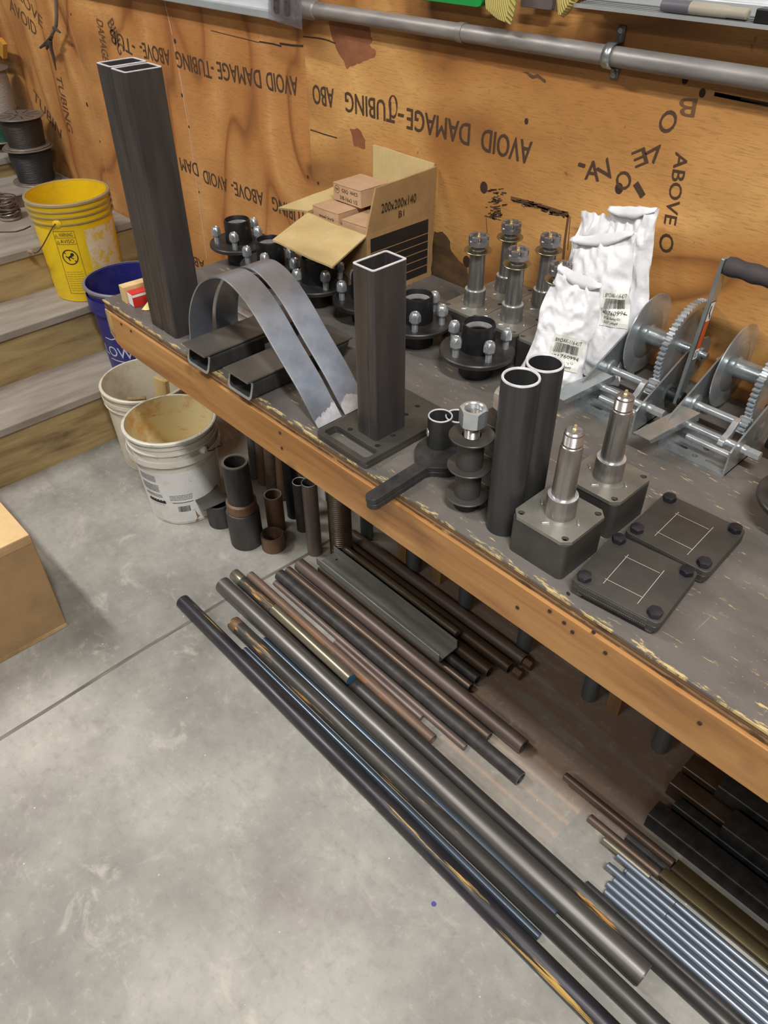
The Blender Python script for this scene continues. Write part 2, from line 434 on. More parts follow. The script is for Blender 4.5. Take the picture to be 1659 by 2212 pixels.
M_BRASS = metal('brass', (190, 172, 120), (220, 204, 156), (0.24, 0.34), 0.6)
M_RUSTY = metal('rusty_pipe', (92, 74, 66), (128, 108, 98), (0.5, 0.7), 0.35, (1, 8, 8), 5, rust=(132, 88, 56), rust_at=0.58, rs=4)
M_GALV = metal('galvanised', (140, 142, 138), (180, 182, 176), (0.36, 0.5), 0.35, (1, 6, 6), 6, rust=(86, 74, 58), rust_at=0.66, rs=5)
M_CONDUIT = metal('dusty_conduit', (122, 117, 114), (158, 153, 150), (0.36, 0.55), 0.35, (2, 8, 8), 4)
M_LEG = metal('grey_upright_pipe', (104, 112, 118), (140, 148, 152), (0.4, 0.55), 0.6, (8, 8, 1), 4)
M_DARKPIPE = metal('dark_pipe', (56, 54, 54), (84, 80, 78), (0.42, 0.6), 0.4, (6, 6, 1), 5)
M_BROWNPIPE = metal('brown_pipe', (96, 74, 58), (134, 104, 80), (0.5, 0.7), 0.3, (6, 6, 1), 5, rust=(146, 92, 52), rust_at=0.6, rs=5)
# ---------------------------------------------------------------- the room
m = MB(); m.span((-8, -6, -0.1), (5, WALL + 0.6, 0.0)); struct(m.build('floor', M_FLOOR, smooth=0))
# tooled joint in the slab, a shallow dark groove with a pale lip running to the wall
def joint():
    a = at(0, 1596.5, 0.0); x0 = a.x
    t = NT('slab_joint'); f = t.noise(t.coord((20, 2, 1)), 5, 5, 0.6)
    mt = t.out(t.ramp(f, [(0.35, lin((86, 82, 76))), (0.65, lin((128, 122, 112)))]), 0.9)
    P = [at(0, 1596.5, 0), at(120, 1522, 0), at(230, 1452, 0), at(330, 1390, 0), at(416, 1339.6, 0), at(480, 1300, 0), at(660, 1200, 0), at(740, 1150, 0)]
    d = (P[0] - P[4]).normalized(); P = [P[0] + d * 2.5] + P
    m = MB()
    for i in range(len(P) - 1):
        n = Vector((-(P[i + 1] - P[i]).y, (P[i + 1] - P[i]).x, 0)).normalized() * 0.0052
        z = Vector((0, 0, 0.0008))
        m.add([P[i] - n + z, P[i + 1] - n + z, P[i + 1] + n + z, P[i] + n + z], [(0, 1, 2, 3)])
    struct(m.build('trim_1', mt, smooth=0))
joint()
m = MB(); m.lathe([(0, 0.0009), (0.0055, 0.0009)], 20, T(*at(937, 1953, 0)))
tag(m.build('paint_dot', plain('purple_paint', (84, 78, 150), 0.5), smooth=0), 'small round purple paint dot on the bare concrete floor', 'paint spot')

seam = aty(676, 405, WALL).x
m = MB(); m.span((seam + 0.0012, WALL, 0.0), (3.2, WALL + 0.02, 3.5)); wr = struct(m.build('wall_back_right', M_WALL_R, smooth=0))
m = MB(); m.span((-4.35, WALL + 0.004, 0.0), (seam - 0.0012, WALL + 0.024, 3.5)); wl = struct(m.build('wall_back_left', M_WALL_L, smooth=0))
m = MB(); m.span((-8, WALL + 0.026, 0), (5, WALL + 0.12, 3.5)); struct(m.build('wall_back', plain('stud_shadow', (60, 44, 34), 0.8), smooth=0))
MC = plain('painted_ceiling', (196, 196, 192), 0.7)
m = MB(); m.span((-8, -6, 3.5), (5, WALL + 0.6, 3.6)); struct(m.build('ceiling', MC, smooth=0))
MW = plain('far_wall_paint', (150, 146, 140), 0.7)
m = MB(); m.span((-8, -6, 0), (5, -5.9, 3.5)); struct(m.build('wall_front', MW, smooth=0))
m = MB(); m.span((4.9, -6, 0), (5, WALL, 3.5)); struct(m.build('wall_right', MW, smooth=0))
m = MB(); m.span((-8, -6, 0), (-7.9, WALL, 3.5)); struct(m.build('wall_left', MW, smooth=0))
def lampmat():
    t = NT('lit_diffuser'); t.b.inputs['Emission Color'].default_value = (1, 0.96, 0.9, 1); t.b.inputs['Emission Strength'].default_value = 6.0
    return t.m
ML = lampmat(); MF = plain('white_enamel', (220, 220, 216), 0.4)
for i, p in enumerate(LAMPS):
    th = thing('ceiling_light', 'long white strip light on the ceiling, number %d from the bench' % (i + 1), 'ceiling light', (p[0], p[1], 3.42), group='strip lights over the shop')
    m = MB(); m.box((0, 0, 0.045), (1.25, 0.2, 0.07)); m.build('housing', MF, th, smooth=0, bev=0.005)
    m = MB(); m.box((0, 0, -0.002), (1.17, 0.17, 0.018)); m.build('diffuser', ML, th, smooth=0)

# ---------------------------------------------------------------- printed lettering on the plywood
def wall_fn(p0, p1, y, flip=1):
    """text runs from pixel p0 to p1 (baseline) on the wall plane; returns mapping and length"""
    a = aty(p0[0], p0[1], y); b = aty(p1[0], p1[1], y)
    u = (b - a); L = u.length; u.normalize(); v = Vector((-u.z, 0, u.x))   # 90 degrees left of u seen from the room
    return (lambda s_, t_: a + u * s_ + v * t_), L
def wword(mb, txt, p0, p1, h, y=WALL - 0.0004):
    fn, L = wall_fn(p0, p1, y); b = h * 0.022
    for k, (du, dv) in enumerate(((0, 0), (b, b * .6), (-b, -b * .6))):
        f2 = lambda u, v, du=du, dv=dv, k=k: fn(u + du, v + dv) - Vector((0, 0.00012 * k, 0))
        put_text(mb, txt, f2, h, L)
R_ = MB(); L_ = MB(); F_ = MB(); G_ = MB()
YL = WALL + 0.0036
H1 = 0.047
# upper row, upside down, read from the right
wword(R_, 'AVOID', (1150, 307), (1042, 277), H1)
wword(R_, 'DAMAGE', (1016, 268), (879, 233), H1)
wword(R_, '-', (872, 236), (860, 233), H1)
wword(R_, 'TUBING', (852, 222), (745, 198), H1)
wword(R_, 'ABO', (720, 192), (674, 182), H1)
wword(L_, 'AVOID', (641, 167), (573, 155), H1, YL)
wword(L_, 'DAMAGE', (561, 152), (467, 133), H1, YL)
wword(L_, '-TUBING', (460, 136), (378, 110), H1, YL)
wword(L_, 'ABOVE-', (364, 108), (300, 90), H1, YL)
wword(L_, '-TUB', (290, 92), (236, 60), H1, YL)
# second row behind the bench clutter
wword(L_, 'DAM', (425, 353), (387, 340), H1 * 0.95, YL)
wword(L_, 'AVOID', (489, 386), (437, 366), H1 * 0.95, YL)
wword(L_, 'ABOVE-', (567, 416), (498, 390), H1 * 0.95, YL)
wword(L_, 'TUBING', (660, 458), (587, 424), H1 * 0.95, YL)
wword(L_, 'AB', (440, 563), (416, 553), H1 * 0.8, YL)
# loose stencils on the right panel
wword(R_, '-', (1247, 372), (1260, 376), 0.05)
wword(R_, 'A', (1263, 387), (1293, 392), 0.038)
wword(R_, 'V', (1307, 397), (1333, 372), 0.036)
wword(R_, 'O', (1338, 415), (1368, 400), 0.034)
wword(R_, 'I', (1384, 428), (1394, 420), 0.03)
wword(R_, 'E', (1392, 318), (1364, 330), 0.03)
wword(R_, 'V', (1437, 325), (1417, 301), 0.034)
wword(R_, 'O', (1440, 295), (1470, 256), 0.032)
wword(F_, 'B', (1506, 214), (1470, 210), 0.030)
wword(R_, 'ABOVE', (1460, 328), (1434, 482), 0.026)
wword(R_, 'O', (1425, 505), (1425, 545), 0.03)
# faint upright columns on the left panel
for (txt, p, q, h) in (('AVOID', (22, 22), (80, 80), 0.05), ('TUBING', (120, 160), (146, 282), 0.05), ('TUBIN', (72, 212), (132, 300), 0.05), ('DAMAGE', (208, 40), (222, 128), 0.045), ('BING', (232, 50), (258, 120), 0.05), ('LOVE', (40, -5), (92, 62), 0.045)):
    wword(G_, txt, p, q, h, YL)
# stamp box behind the spindles
def stamp(mb, pts, w=0.004):
    for a, b in zip(pts, pts[1:]):
        A = aty(a[0], a[1], WALL - 0.0004); B = aty(b[0], b[1], WALL - 0.0004); d = (B - A).normalized(); n = Vector((-d.z, 0, d.x)) * w / 2
        mb.add([A - n, B - n, B + n, A + n], [(0, 1, 2, 3)])
stamp(F_, [(1103, 428), (1150, 440), (1200, 455), (1228, 466)], 0.009)
stamp(F_, [(1228, 464), (1220, 520), (1215, 575)], 0.006)
stamp(F_, [(1050, 470), (1053, 520)], 0.002); stamp(F_, [(1232, 468), (1226, 540)], 0.002)
random.seed(3)
for k in range(70):
    x = random.gauss(1066, 9); y = random.uniform(408, 476); stamp(R_, [(x, y), (x + random.uniform(4, 12), y + random.uniform(-3, 3))], random.uniform(0.0015, 0.004))
for k in range(60):
    u = random.random(); x = 1105 + 118 * u; y = 432 + 34 * u + random.gauss(0, 4); stamp(R_, [(x, y), (x + random.uniform(5, 22), y + random.uniform(0, 6))], random.uniform(0.001, 0.004))
stamp(R_, [(1543, 203), (1659, 227)], 0.006)
stamp(R_, [(1543, 203), (1700, 234)], 0.006)
F_.build('faded_stamp', M_FADED, wr, smooth=0); G_.build('faded_lettering', M_FADED, wl, smooth=0); R_.build('printed_lettering', M_INK, wr, smooth=0); L_.build('printed_lettering', M_INK, wl, smooth=0)
# cracks, chalk lines, knots with a shape of their own
def wline(mb, pts, w, y):
    P = [aty(p[0], p[1], y) for p in pts]
    for i in range(len(P) - 1):
        d = (P[i + 1] - P[i]).normalized(); n = Vector((-d.z, 0, d.x)) * w / 2
        mb.add([P[i] - n, P[i + 1] - n, P[i + 1] + n, P[i] + n], [(0, 1, 2, 3)])
m = MB(); m2 = MB()
wline(m2, [(560, 90), (590, 95), (608, 100)], 0.004, YL); wline(m2, [(604, 94), (630, 98), (655, 99.5)], 0.005, YL)
wline(m, [(655, 79), (685, 82), (705, 86), (725, 94)], 0.003, WALL - 0.0005)
wline(m, [(670, 280), (700, 290), (728, 298)], 0.003, WALL - 0.0005)
wline(m2, [(455, 66), (520, 82), (560, 92)], 0.002, YL)
random.seed(11)
for (px, py, r) in ((1045, 405, 0.011), (1337, 407, 0.009), (1137, 262, 0.005), (687, 396, 0.004), (1008, 565, 0.012), (1517, 201, 0.006), (1480, 172, 0.006)):
    c = aty(px, py, WALL - 0.0005); m.add([c + Vector((r * math.cos(a), 0, r * 1.2 * math.sin(a))) for a in [2 * PI * k / 14 for k in range(14)]], [tuple(range(14))])
for (px, py, r) in ((393, 206, 0.005), (378, 89, 0.006), (408, 274, 0.004), (153, 31, 0.004), (188, 226, 0.007), (216, 306, 0.004), (430, 415, 0.004), (665, 382, 0.004)):
    c = aty(px, py, YL); m2.add([c + Vector((r * math.cos(a), 0, r * 1.2 * math.sin(a))) for a in [2 * PI * k / 12 for k in range(12)]], [tuple(range(12))])
MK = plain('crack_dark', (58, 34, 22), 0.8)
m.build('crack', MK, wr, smooth=0); m2.build('crack', MK, wl, smooth=0)
# knot ring in the stencil row, dark water stains
m = MB()
c = aty(849, 230, WALL - 0.0006); fn = lambda u, v: c + Vector((u, 0, v))
for k in range(28):
    a = 2 * PI * k / 28; b = 2 * PI * (k + 1) / 28; w0 = 0.0045 + 0.002 * math.sin(3 * a)
    m.add([fn((0.013 - w0 / 2) * math.cos(t) if r_ == 0 else (0.013 + w0 / 2) * math.cos(t), (0.023 - w0 / 2) * math.sin(t) if r_ == 0 else (0.023 + w0 / 2) * math.sin(t)) for r_, t in ((0, a), (1, a), (1, b), (0, b))], [(0, 1, 2, 3)])
m.build('knot_ring', plain('knot_edge', (74, 44, 32), 0.8), wr, smooth=0)
def blotch(pts, y, mat, par, name='water_stain'):
    m = MB(); P = [aty(p[0], p[1], y) for p in pts]; Q = []
    n = len(P)
    for i in range(n):
        a, b = P[i], P[(i + 1) % n]
        for k in range(5):
            p = a.lerp(b, k / 5); d = noise.noise(p * 60) * 0.006; Q.append((p.x + d, p.z + noise.noise(p * 60 + Vector((9, 9, 9))) * 0.006))
    tri = tessellate_polygon([[Vector((a, b, 0)) for a, b in Q]])
    m.add([(a, y, b) for a, b in Q], [list(t) for t in tri]); m.build(name, mat, par, smooth=0)
t = NT('old_water_stain'); MST = t.out(t.ramp(t.noise(t.coord((2, 1, 5)), 9, 5), [(0.3, lin((120, 72, 46))), (0.7, lin((148, 94, 62)))]), 0.6)
t = NT('oil_stain'); MOS = t.out(t.ramp(t.noise(t.coord((2, 1, 5)), 9, 5), [(0.3, lin((64, 48, 34))), (0.7, lin((104, 78, 50)))]), 0.6)
blotch([(705, 30), (760, 38), (790, 45), (800, 70), (806, 88), (798, 94), (812, 110), (808, 122), (790, 132), (762, 142), (748, 146), (735, 120), (722, 95)], WALL - 0.0003, MST, wr)
blotch([(755, 280), (775, 278), (790, 300), (788, 325), (765, 315)], WALL - 0.0003, MST, wr)
blotch([(937, 500), (955, 500), (972, 520), (975, 545), (990, 560), (1008, 575), (1025, 640), (985, 625), (932, 600)], WALL - 0.0003, MOS, wr)
blotch([(1128, 158), (1150, 158), (1177, 168), (1176, 174), (1150, 168)], WALL - 0.0003, MOS, wr)
blotch([(778, 390), (795, 388), (806, 398), (800, 410), (778, 402)], WALL - 0.0003, MOS, wr)
# chalk lines on the left panel, made upright with the boards
m = MB()
wline(m, [(355, 0), (372, 75), (393, 190), (410, 290), (425, 400), (447, 560)], 0.0035, YL)
wline(m, [(372, 75), (404, 230), (430, 400), (452, 560)], 0.0015, YL)
wline(m, [(135, 0), (168, 110), (202, 240), (236, 400)], 0.002, YL)
m.build('chalk_line', plain('pale_chalk', (214, 178, 150), 0.8), wl, smooth=0)

# ---------------------------------------------------------------- stairs on the left
st = thing('staircase', 'wooden stairs with grey dusty treads rising left of the bench', 'stairs', (-2.4815, 0, 0))
xs = [-2.4815, -2.745, -2.985, -3.70]; zs = [0.0, 0.222, 0.417, 0.585, 0.722]
y0, y1 = -0.9, WALL - 0.002
for i in range(4):
    m = MB(); m.span((xs[i] + 2.4815 - 0.02, y0, zs[i]), (xs[i] + 2.4815, y1, zs[i + 1] - 0.03)); m.build('riser', M_STAIR, st, smooth=0)
    xe = (xs[i + 1] if i < 3 else -4.5) + 2.4815 - 0.02
    m = MB(); m.span((xe, y0, zs[i + 1] - 0.03), (xs[i] + 2.4815 + 0.012, y1, zs[i + 1])); m.build('tread', M_TREAD, st, smooth=0, bev=0.004)

# ---------------------------------------------------------------- the bench
XE = -1.775; XR = 1.3
be = thing('workbench', 'long plywood-topped workbench with a 2x4 front apron against the wall', 'workbench', (0, FRONT, 0))
def bl(m_, name, mat, bev=0): return m_.build(name, mat, be, T(0, -FRONT, 0), smooth=0, bev=bev)
m = MB(); m.span((XE, FRONT, TOP - 0.004), (XR, WALL - 0.002, TOP)); bl(m, 'top_skin', M_TOP)
m = MB(); m.span((XE + 0.002, FRONT + 0.002, TOP - 0.024), (XR, WALL - 0.002, TOP - 0.004)); bl(m, 'plywood_core', M_PLYEDGE)
# apron with chamfered lower corner
m = MB(); pz0, pz1 = 0.749, TOP - 0.024
m.prism([(XE + 0.036, pz1), (XR, pz1), (XR, pz0), (XE + 0.052, pz0), (XE + 0.036, pz0 + 0.012)], 0, 0.036, Matrix(((1, 0, 0, 0), (0, 0, 1, FRONT - 0.004), (0, 1, 0, 0), (0, 0, 0, 1))))
bl(m, 'front_apron', M_APRON, 0.0015)
m = MB(); m.prism([(XE, pz1), (XE + 0.036, pz1), (XE + 0.036, pz0), (XE + 0.028, pz0), (XE, pz0 + 0.022)], 0, WALL - 0.002 - FRONT, Matrix(((1, 0, 0, 0), (0, 0, 1, FRONT), (0, 1, 0, 0), (0, 0, 0, 1))))
bl(m, 'end_board', M_APRON_END, 0.0015)
for x in (-1.05, -0.45, 0.2, 0.8):
    m = MB(); m.span((x, FRONT + 0.034, pz0), (x + 0.036, WALL - 0.02, pz1)); bl(m, 'joist', M_APRON_END)
m = MB(); m.span((-1.3, FRONT + 0.034, pz0 - 0.030), (XR, FRONT + 0.05, pz1)); bl(m, 'backing_strip', plain('green_white_strip', (142, 150, 136), 0.8))
# screws and holes in the apron
for (px, py) in ((605, 935), (609, 968), (1228, 1282), (1188, 1320), (1219, 1345), (1237, 1365), (1283, 1365), (1308, 1410), (262, 700), (283, 715), (1512, 1562), (1118, 1312)):
    p = aty(px, py, FRONT - 0.0045); m = MB(); m.cyl(0.0032, 0, 0.0012, 12, T(*p) @ RXm(PI / 2)); bl(m, 'screw', MK)
# uprights of grey pipe standing on the slab behind the apron, and the 2x4 legs
for i, x in enumerate((-1.402, -1.187, -0.974, -0.755, -0.535, -0.326)):
    m = MB(); m.pipe(0.021, 0.018, 0.0, 0.835, 24); m.build('upright_pipe', M_LEG, be, T(x, 1.222 - FRONT, 0))
MLEG = lumber('leg_lumber', [(120, 90, 58), (158, 124, 84), (180, 146, 104)], 2, 5.5, 16)
for (px, py) in ((862, 1214), (935, 1254), (1312, 1534)):
    p = at(px, py, 0.0); m = MB(); m.box((p.x + 0.01, 0.0, 0.417), (0.036, 0.085, 0.834)); m.build('leg', MLEG, be, T(0, min(p.y, 1.33) + 0.045 - FRONT, 0), smooth=0)
# ---------------------------------------------------------------- steel on the bench
M_CAP = metal('brownish_flat', (84, 80, 76), (116, 110, 103), (0.34, 0.5), 0.5, (1, 1, 1), 9)
M_PATCH = metal('ground_patch', (158, 158, 162), (204, 204, 208), (0.35, 0.5), 0.3, (1, 1, 1), 40)
def rect_tube(mb, hx, hy, h, wall=0.005, r=0.006, M=None, z0=0.0):
    mb.prism(rrect(hx, hy, r, 5), z0, h, M, holes=[rrect(hx - wall, hy - wall, max(r - wall * 0.5, 0.002), 4)])
def upright_tube(label, cx, cy, hx, hy, h, z=TOP, rz=0.0, grp=None, wall=0.005, mat=None, cat='steel tube'):
    t = thing('rectangular_steel_tube', label, cat, (cx, cy, z), rz, grp)
    m = MB(); rect_tube(m, hx, hy, h - 0.0012, wall); m.build('tube_wall', mat or M_MILL, t, smooth=30)
    m = MB(); rect_tube(m, hx - 0.0003, hy - 0.0003, h, wall - 0.0006, 0.0055, z0=h - 0.0012); m.build('cut_end', M_CUT, t, smooth=30)
    m = MB(); m.box((hx * 0.35, -hy - 0.0001, h / 2 - 0.002), (0.004, 0.0004, h - 0.006)); m.build('weld_seam', M_PLATE, t, smooth=0)
    return t
a = at(380.7, 733, TOP); b = at(328.2, 701.2, TOP)
tl = upright_tube('tall upright rectangular steel tube, left one of the touching pair at the bench end', a.x - 0.0815, a.y + 0.0395, 0.0272, 0.0395, 0.531, grp='tall tubes at the bench end')
tr_ = upright_tube('tall upright rectangular steel tube, right one of the touching pair at the bench end', a.x - 0.0270, a.y + 0.0395, 0.0272, 0.0395, 0.529, grp='tall tubes at the bench end')
tl.rotation_euler = (0, 0.010, 0); tr_.rotation_euler = (0, 0.010, 0); tl.location.z = TOP + 0.0008; tr_.location.z = TOP + 0.0004

# two machined base plates stacked, with a slot window and bolt holes, and the short post on them
p0 = at(680, 941, TOP + 0.008); p1 = at(787, 1008.5, TOP + 0.008)
PX0, PX1, PY0 = p0.x, p1.x, (p0.y + p1.y) / 2 + 0.002
PLX, PLY = PX1 - PX0, 0.225
def base_plate(z, label, dx=0.0, dy=0.0, holes=True):
    t = thing('base_plate', label, 'steel plate', ((PX0 + PX1) / 2 + dx, PY0 + PLY / 2 + dy, z), 0, 'stacked base plates')
    H = [rrect(PLX / 2 - 0.009, 0.0155, 0.008, 5, 0, -PLY / 2 + 0.026)]
    for (px, py) in ((757, 927), (816, 962), (849, 940), (877, 895), (902, 877)):
        q = at(px, py, TOP + 0.016); H.append(circ(q.x - (PX0 + PX1) / 2, q.y - PY0 - PLY / 2, 0.0052, 16))
    m = MB(); m.prism(rrect(PLX / 2, PLY / 2, 0.007, 4), 0, 0.0078, holes=H); m.build('plate_body', M_PLATE, t, smooth=30, bev=0.0008)
    return t
base_plate(TOP, 'lower steel base plate of the two stacked under the short upright tube', 0.001, 0.0015)
base_plate(TOP + 0.0081, 'upper steel base plate with a long slot, under the short upright tube')
# small spatter of weld along the stacked edge
a = at(812, 954, TOP + 0.016); b = at(873.5, 918, TOP + 0.016); c = at(771, 930.2, TOP + 0.016)
upright_tube('short upright rectangular steel tube standing loose on the holed base plates', (a.x + c.x) / 2, a.y + 0.0375, 0.0255, 0.0378, 0.317, TOP + 0.0161)

# bent flat bars
def strap(label, dy, prof_px, y0, wd):
    t = thing('bent_flat_bar', label, 'bent steel bar', (0, 0, 0), 0, 'bent flat bars')
    P = [aty(p[0], p[1], y0) for p in prof_px]
    # smooth the outline with a Catmull-Rom pass
    Q = []
    for i in range(len(P) - 1):
        p_, q_, r_, s_ = P[max(i - 1, 0)], P[i], P[i + 1], P[min(i + 2, len(P) - 1)]
        n = 1 if i == len(P) - 2 else 5
        for k in range(n):
            u = k / n; Q.append(0.5 * ((2 * q_) + (-p_ + r_) * u + (2 * p_ - 5 * q_ + 4 * r_ - s_) * u * u + (-p_ + 3 * q_ - 3 * r_ + s_) * u ** 3))
    Q.append(P[-1]); Q = [Vector((q.x, 0, max(q.z, TOP + 0.0002))) for q in Q]
    org = Vector((Q[-1].x, y0 + dy, TOP)); t.location = org
    th = 0.0032; n = len(Q); out = []; inn = []
    for i, q in enumerate(Q):
        d = (Q[min(i + 1, n - 1)] - Q[max(i - 1, 0)]).normalized(); nn = Vector((-d.z, 0, d.x))
        out.append(q + nn * th / 2); inn.append(q - nn * th / 2)
    def seg(i0, i1):
        loop = out[i0:i1 + 1] + inn[i0:i1 + 1][::-1]; L = len(loop)
        vs = [(p.x - org.x, 0, max(p.z, TOP + 0.0002) - TOP) for p in loop] + [(p.x - org.x, wd, max(p.z, TOP + 0.0002) - TOP) for p in loop]
        k = i1 - i0 + 1; fs = []
        for i in range(L): fs.append((i, (i + 1) % L, L + (i + 1) % L, L + i))
        for i in range(k - 1): fs.append((i, i + 1, L - 2 - i, L - 1 - i)); fs.append((L + i, L + L - 1 - i, L + L - 2 - i, L + i + 1))
        m = MB(); m.add(vs, fs); return m
    seg(0, n - 1).build('bar', M_STRAP, t, smooth=25, bev=0.0004)
    # ground patch at the foot, a ragged bright area lying on the face
    e = out[-1] - org; e.y = 0.0; d = (out[-2] - out[-1]).normalized(); nn = Vector((d.z, 0, -d.x)); nn = nn if nn.z > 0 else -nn
    random.seed(int(dy * 1000) + 5); m = MB(); N = 22; P0 = []; P1 = []
    for k in range(N + 1):
        f = k / N; h = (0.014 + 0.020 * f + random.uniform(-.003, .003)) if dy < 0.03 else (0.008 + 0.026 * math.sin(PI * min(1, 0.15 + f * 0.8)) + random.uniform(-.002, .002))
        P0.append(e + nn * 0.0008 + Vector((0, f * wd, 0)) + d * 0.0010); P1.append(e + nn * 0.0008 + d * h + Vector((0, f * wd, 0)))
    m.add(P0 + P1, [(k, k + 1, N + 2 + k, N + 1 + k) for k in range(N)]); m.build('ground_patch', M_PATCH, t, smooth=0)
    return t
y0 = at(687, 927, TOP).y
PR = [(412, 747), (410.5, 728), (408.5, 685), (414, 648), (428, 617), (447.5, 603), (471.6, 600), (493, 612), (515, 634), (537, 663), (561, 701), (597, 764), (645, 846), (687, 927)]
strap('arched flat steel bar with a straight leg, nearer the bench edge of the two', 0.0, PR, y0, 0.058)
strap('arched flat steel bar with a straight leg, behind its twin, foot by the base plate', 0.067, PR, y0, 0.058)

# mitred rectangular tubes lying across the bench edge, each capped with a flat
def cap_tube(label, p, q, length, dz=0.0):
    a = at(p[0], p[1], TOP + 0.045); b = at(q[0], q[1], TOP + 0.045); wd = b.x - a.x; y = (a.y + b.y) / 2
    t = thing('capped_tube', label, 'steel tube', ((a.x + b.x) / 2, y, TOP), 0, 'mitred tubes over the bench edge')
    h = 0.041; hw = wd / 2
    # rectangular tube running along y, front end square, rear end mitred under the cap
    Mx = Matrix(((1, 0, 0, 0), (0, 0, 1, 0), (0, 1, 0, h / 2), (0, 0, 0, 1)))
    m = MB(); rect_tube(m, hw - 0.001, h / 2, length - 0.03, 0.005, 0.010, Mx, 0.006)
    for v in m.v:
        k = (v.y - 0.006) / (length - 0.036)
        if v.y > length * 0.5: v.y = length - 0.040 + 0.036 * (v.z / h)
        else: v.y = 0.004 + 0.012 * (v.z / h)
    m.build('tube_wall', M_MILL_D, t, smooth=30)
    m = MB(); rect_tube(m, hw - 0.0012, h / 2 - 0.0002, 0.0012, 0.005, 0.010, Mx, 0.0)
    for v in m.v: v.y = v.y + 0.003 + 0.012 * (v.z / h)
    m.build('cut_end', M_ZINC, t, smooth=30)
    m = MB(); m.box((0, length / 2, h + 0.0022), (wd, length, 0.004)); m.build('cap_flat', M_CAP, t, smooth=0, bev=0.0006)
    return t
cap_tube('capped rectangular steel tube over the bench edge, farther from the short post', (394.5, 740), (439, 771.5), 0.272)
cap_tube('capped rectangular steel tube over the bench edge, nearer the short post', (478, 795), (537, 826), 0.272)

# bundle of bright tubes behind the arches
for i, (px, py) in enumerate(((505, 668), (507, 686), (508, 703))):
    c = at(px, py, TOP + 0.012 + 0.0)
    t = thing('bright_steel_bar', ['bright square bar glimpsed through the arched bars, farthest from the room', 'bright square bar glimpsed through the arched bars, middle one', 'bright square bar glimpsed through the arched bars, nearest the room'][i], 'steel bar', (c.x, c.y, TOP), 0, 'bright bars behind the arches')
    m = MB(); m.prism(rrect(0.012, 0.0095, 0.002, 3), 0, 0.13, T(0, 0, 0.0095) @ RYm(PI / 2) @ RZm(PI / 2)); m.build('bar', M_ZINC, t, smooth=30)

# round tubes
def round_tube(label, x, y, r, h, wall=0.0042):
    t = thing('round_steel_tube', label, 'steel tube', (x, y, TOP), 0, 'upright round tubes')
    m = MB(); m.pipe(r, r - wall, 0, h - 0.002, 56); m.build('tube_wall', M_MILL_D, t, smooth=40)
    m = MB(); m.lathe([(r - 0.0001, h - 0.002), (r - 0.0009, h), (r - wall + 0.001, h), (r - wall, h - 0.002)], 56); m.build('cut_rim', M_CUT, t, smooth=40)
    return t
c = at(1126, 813, TOP + 0.272); round_tube('round steel tube on end, the nearer one of the tall round pair', c.x, c.y, 0.0275, 0.272)
c = at(1178, 782, TOP + 0.272); round_tube('round steel tube on end, behind and right of its twin, before the white bags', c.x, c.y, 0.0275, 0.272)

# hex helpers
def hexpts(af, a0=0.0): return [(af / math.sqrt(3) * math.cos(a0 + PI / 3 * k), af / math.sqrt(3) * math.sin(a0 + PI / 3 * k)) for k in range(6)]
def hex_body(mb, af, z0, z1, M=None, hole=None, cham=True):
    """hexagon with the rounded chamfer of a real nut, made by clipping each corner with a cone"""
    R = af / math.sqrt(3); n = 48; vs = []; c = (R - af / 2) * 0.62
    rows = []
    def hr(a):
        a = (a % (PI / 3)) - PI / 6; return af / 2 / math.cos(a)
    for top in (0, 1):
        z = z1 if top else z0; s = -1 if top else 1
        inner = []; outer = []
        for k in range(n):
            a = 2 * PI * k / n; r = hr(a); d = (r - af / 2) / (R - af / 2) * c
            outer.append((r * math.cos(a), r * math.sin(a), z + s * d)); ri = af / 2 * 0.985
            inner.append((ri * math.cos(a), ri * math.sin(a), z))
        rows.append((inner, outer))
    (ib, ob), (it, ot) = rows; vs = ib + ob + ot + it; fs = []
    for k in range(n):
        j = (k + 1) % n
        fs += [(k, j, n + j, n + k), (n + k, n + j, 2 * n + j, 2 * n + k), (2 * n + k, 2 * n + j, 3 * n + j, 3 * n + k)]
    if hole:
        o = 4 * n
        for (z, q) in ((z1, hole * 1.12), (z1 - 0.0015, hole), (z0 + 0.0015, hole), (z0, hole * 1.1)):
            vs += [(q * math.cos(2 * PI * k / n), q * math.sin(2 * PI * k / n), z) for k in range(n)]
        for k in range(n):
            j = (k + 1) % n
            fs.append((3 * n + k, 3 * n + j, o + j, o + k))
            for q in range(3): fs.append((o + q * n + k, o + q * n + j, o + (q + 1) * n + j, o + (q + 1) * n + k))
            fs.append((o + 3 * n + k, o + 3 * n + j, j, k))
    else:
        fs.append(tuple(range(n))[::-1]); fs.append(tuple(3 * n + k for k in range(n)))
    mb.add(vs, fs, M); return mb
def thread(mb, r, z0, z1, pitch=0.0018, seg=28, M=None):
    P = [(0, z0)]; z = z0; i = 0
    while z < z1: P += [(r - pitch * 0.45, z), (r, z + pitch / 2)]; z += pitch
    P += [(r - pitch * 0.45, z1), (0, z1)]
    mb.lathe(P, seg, M)

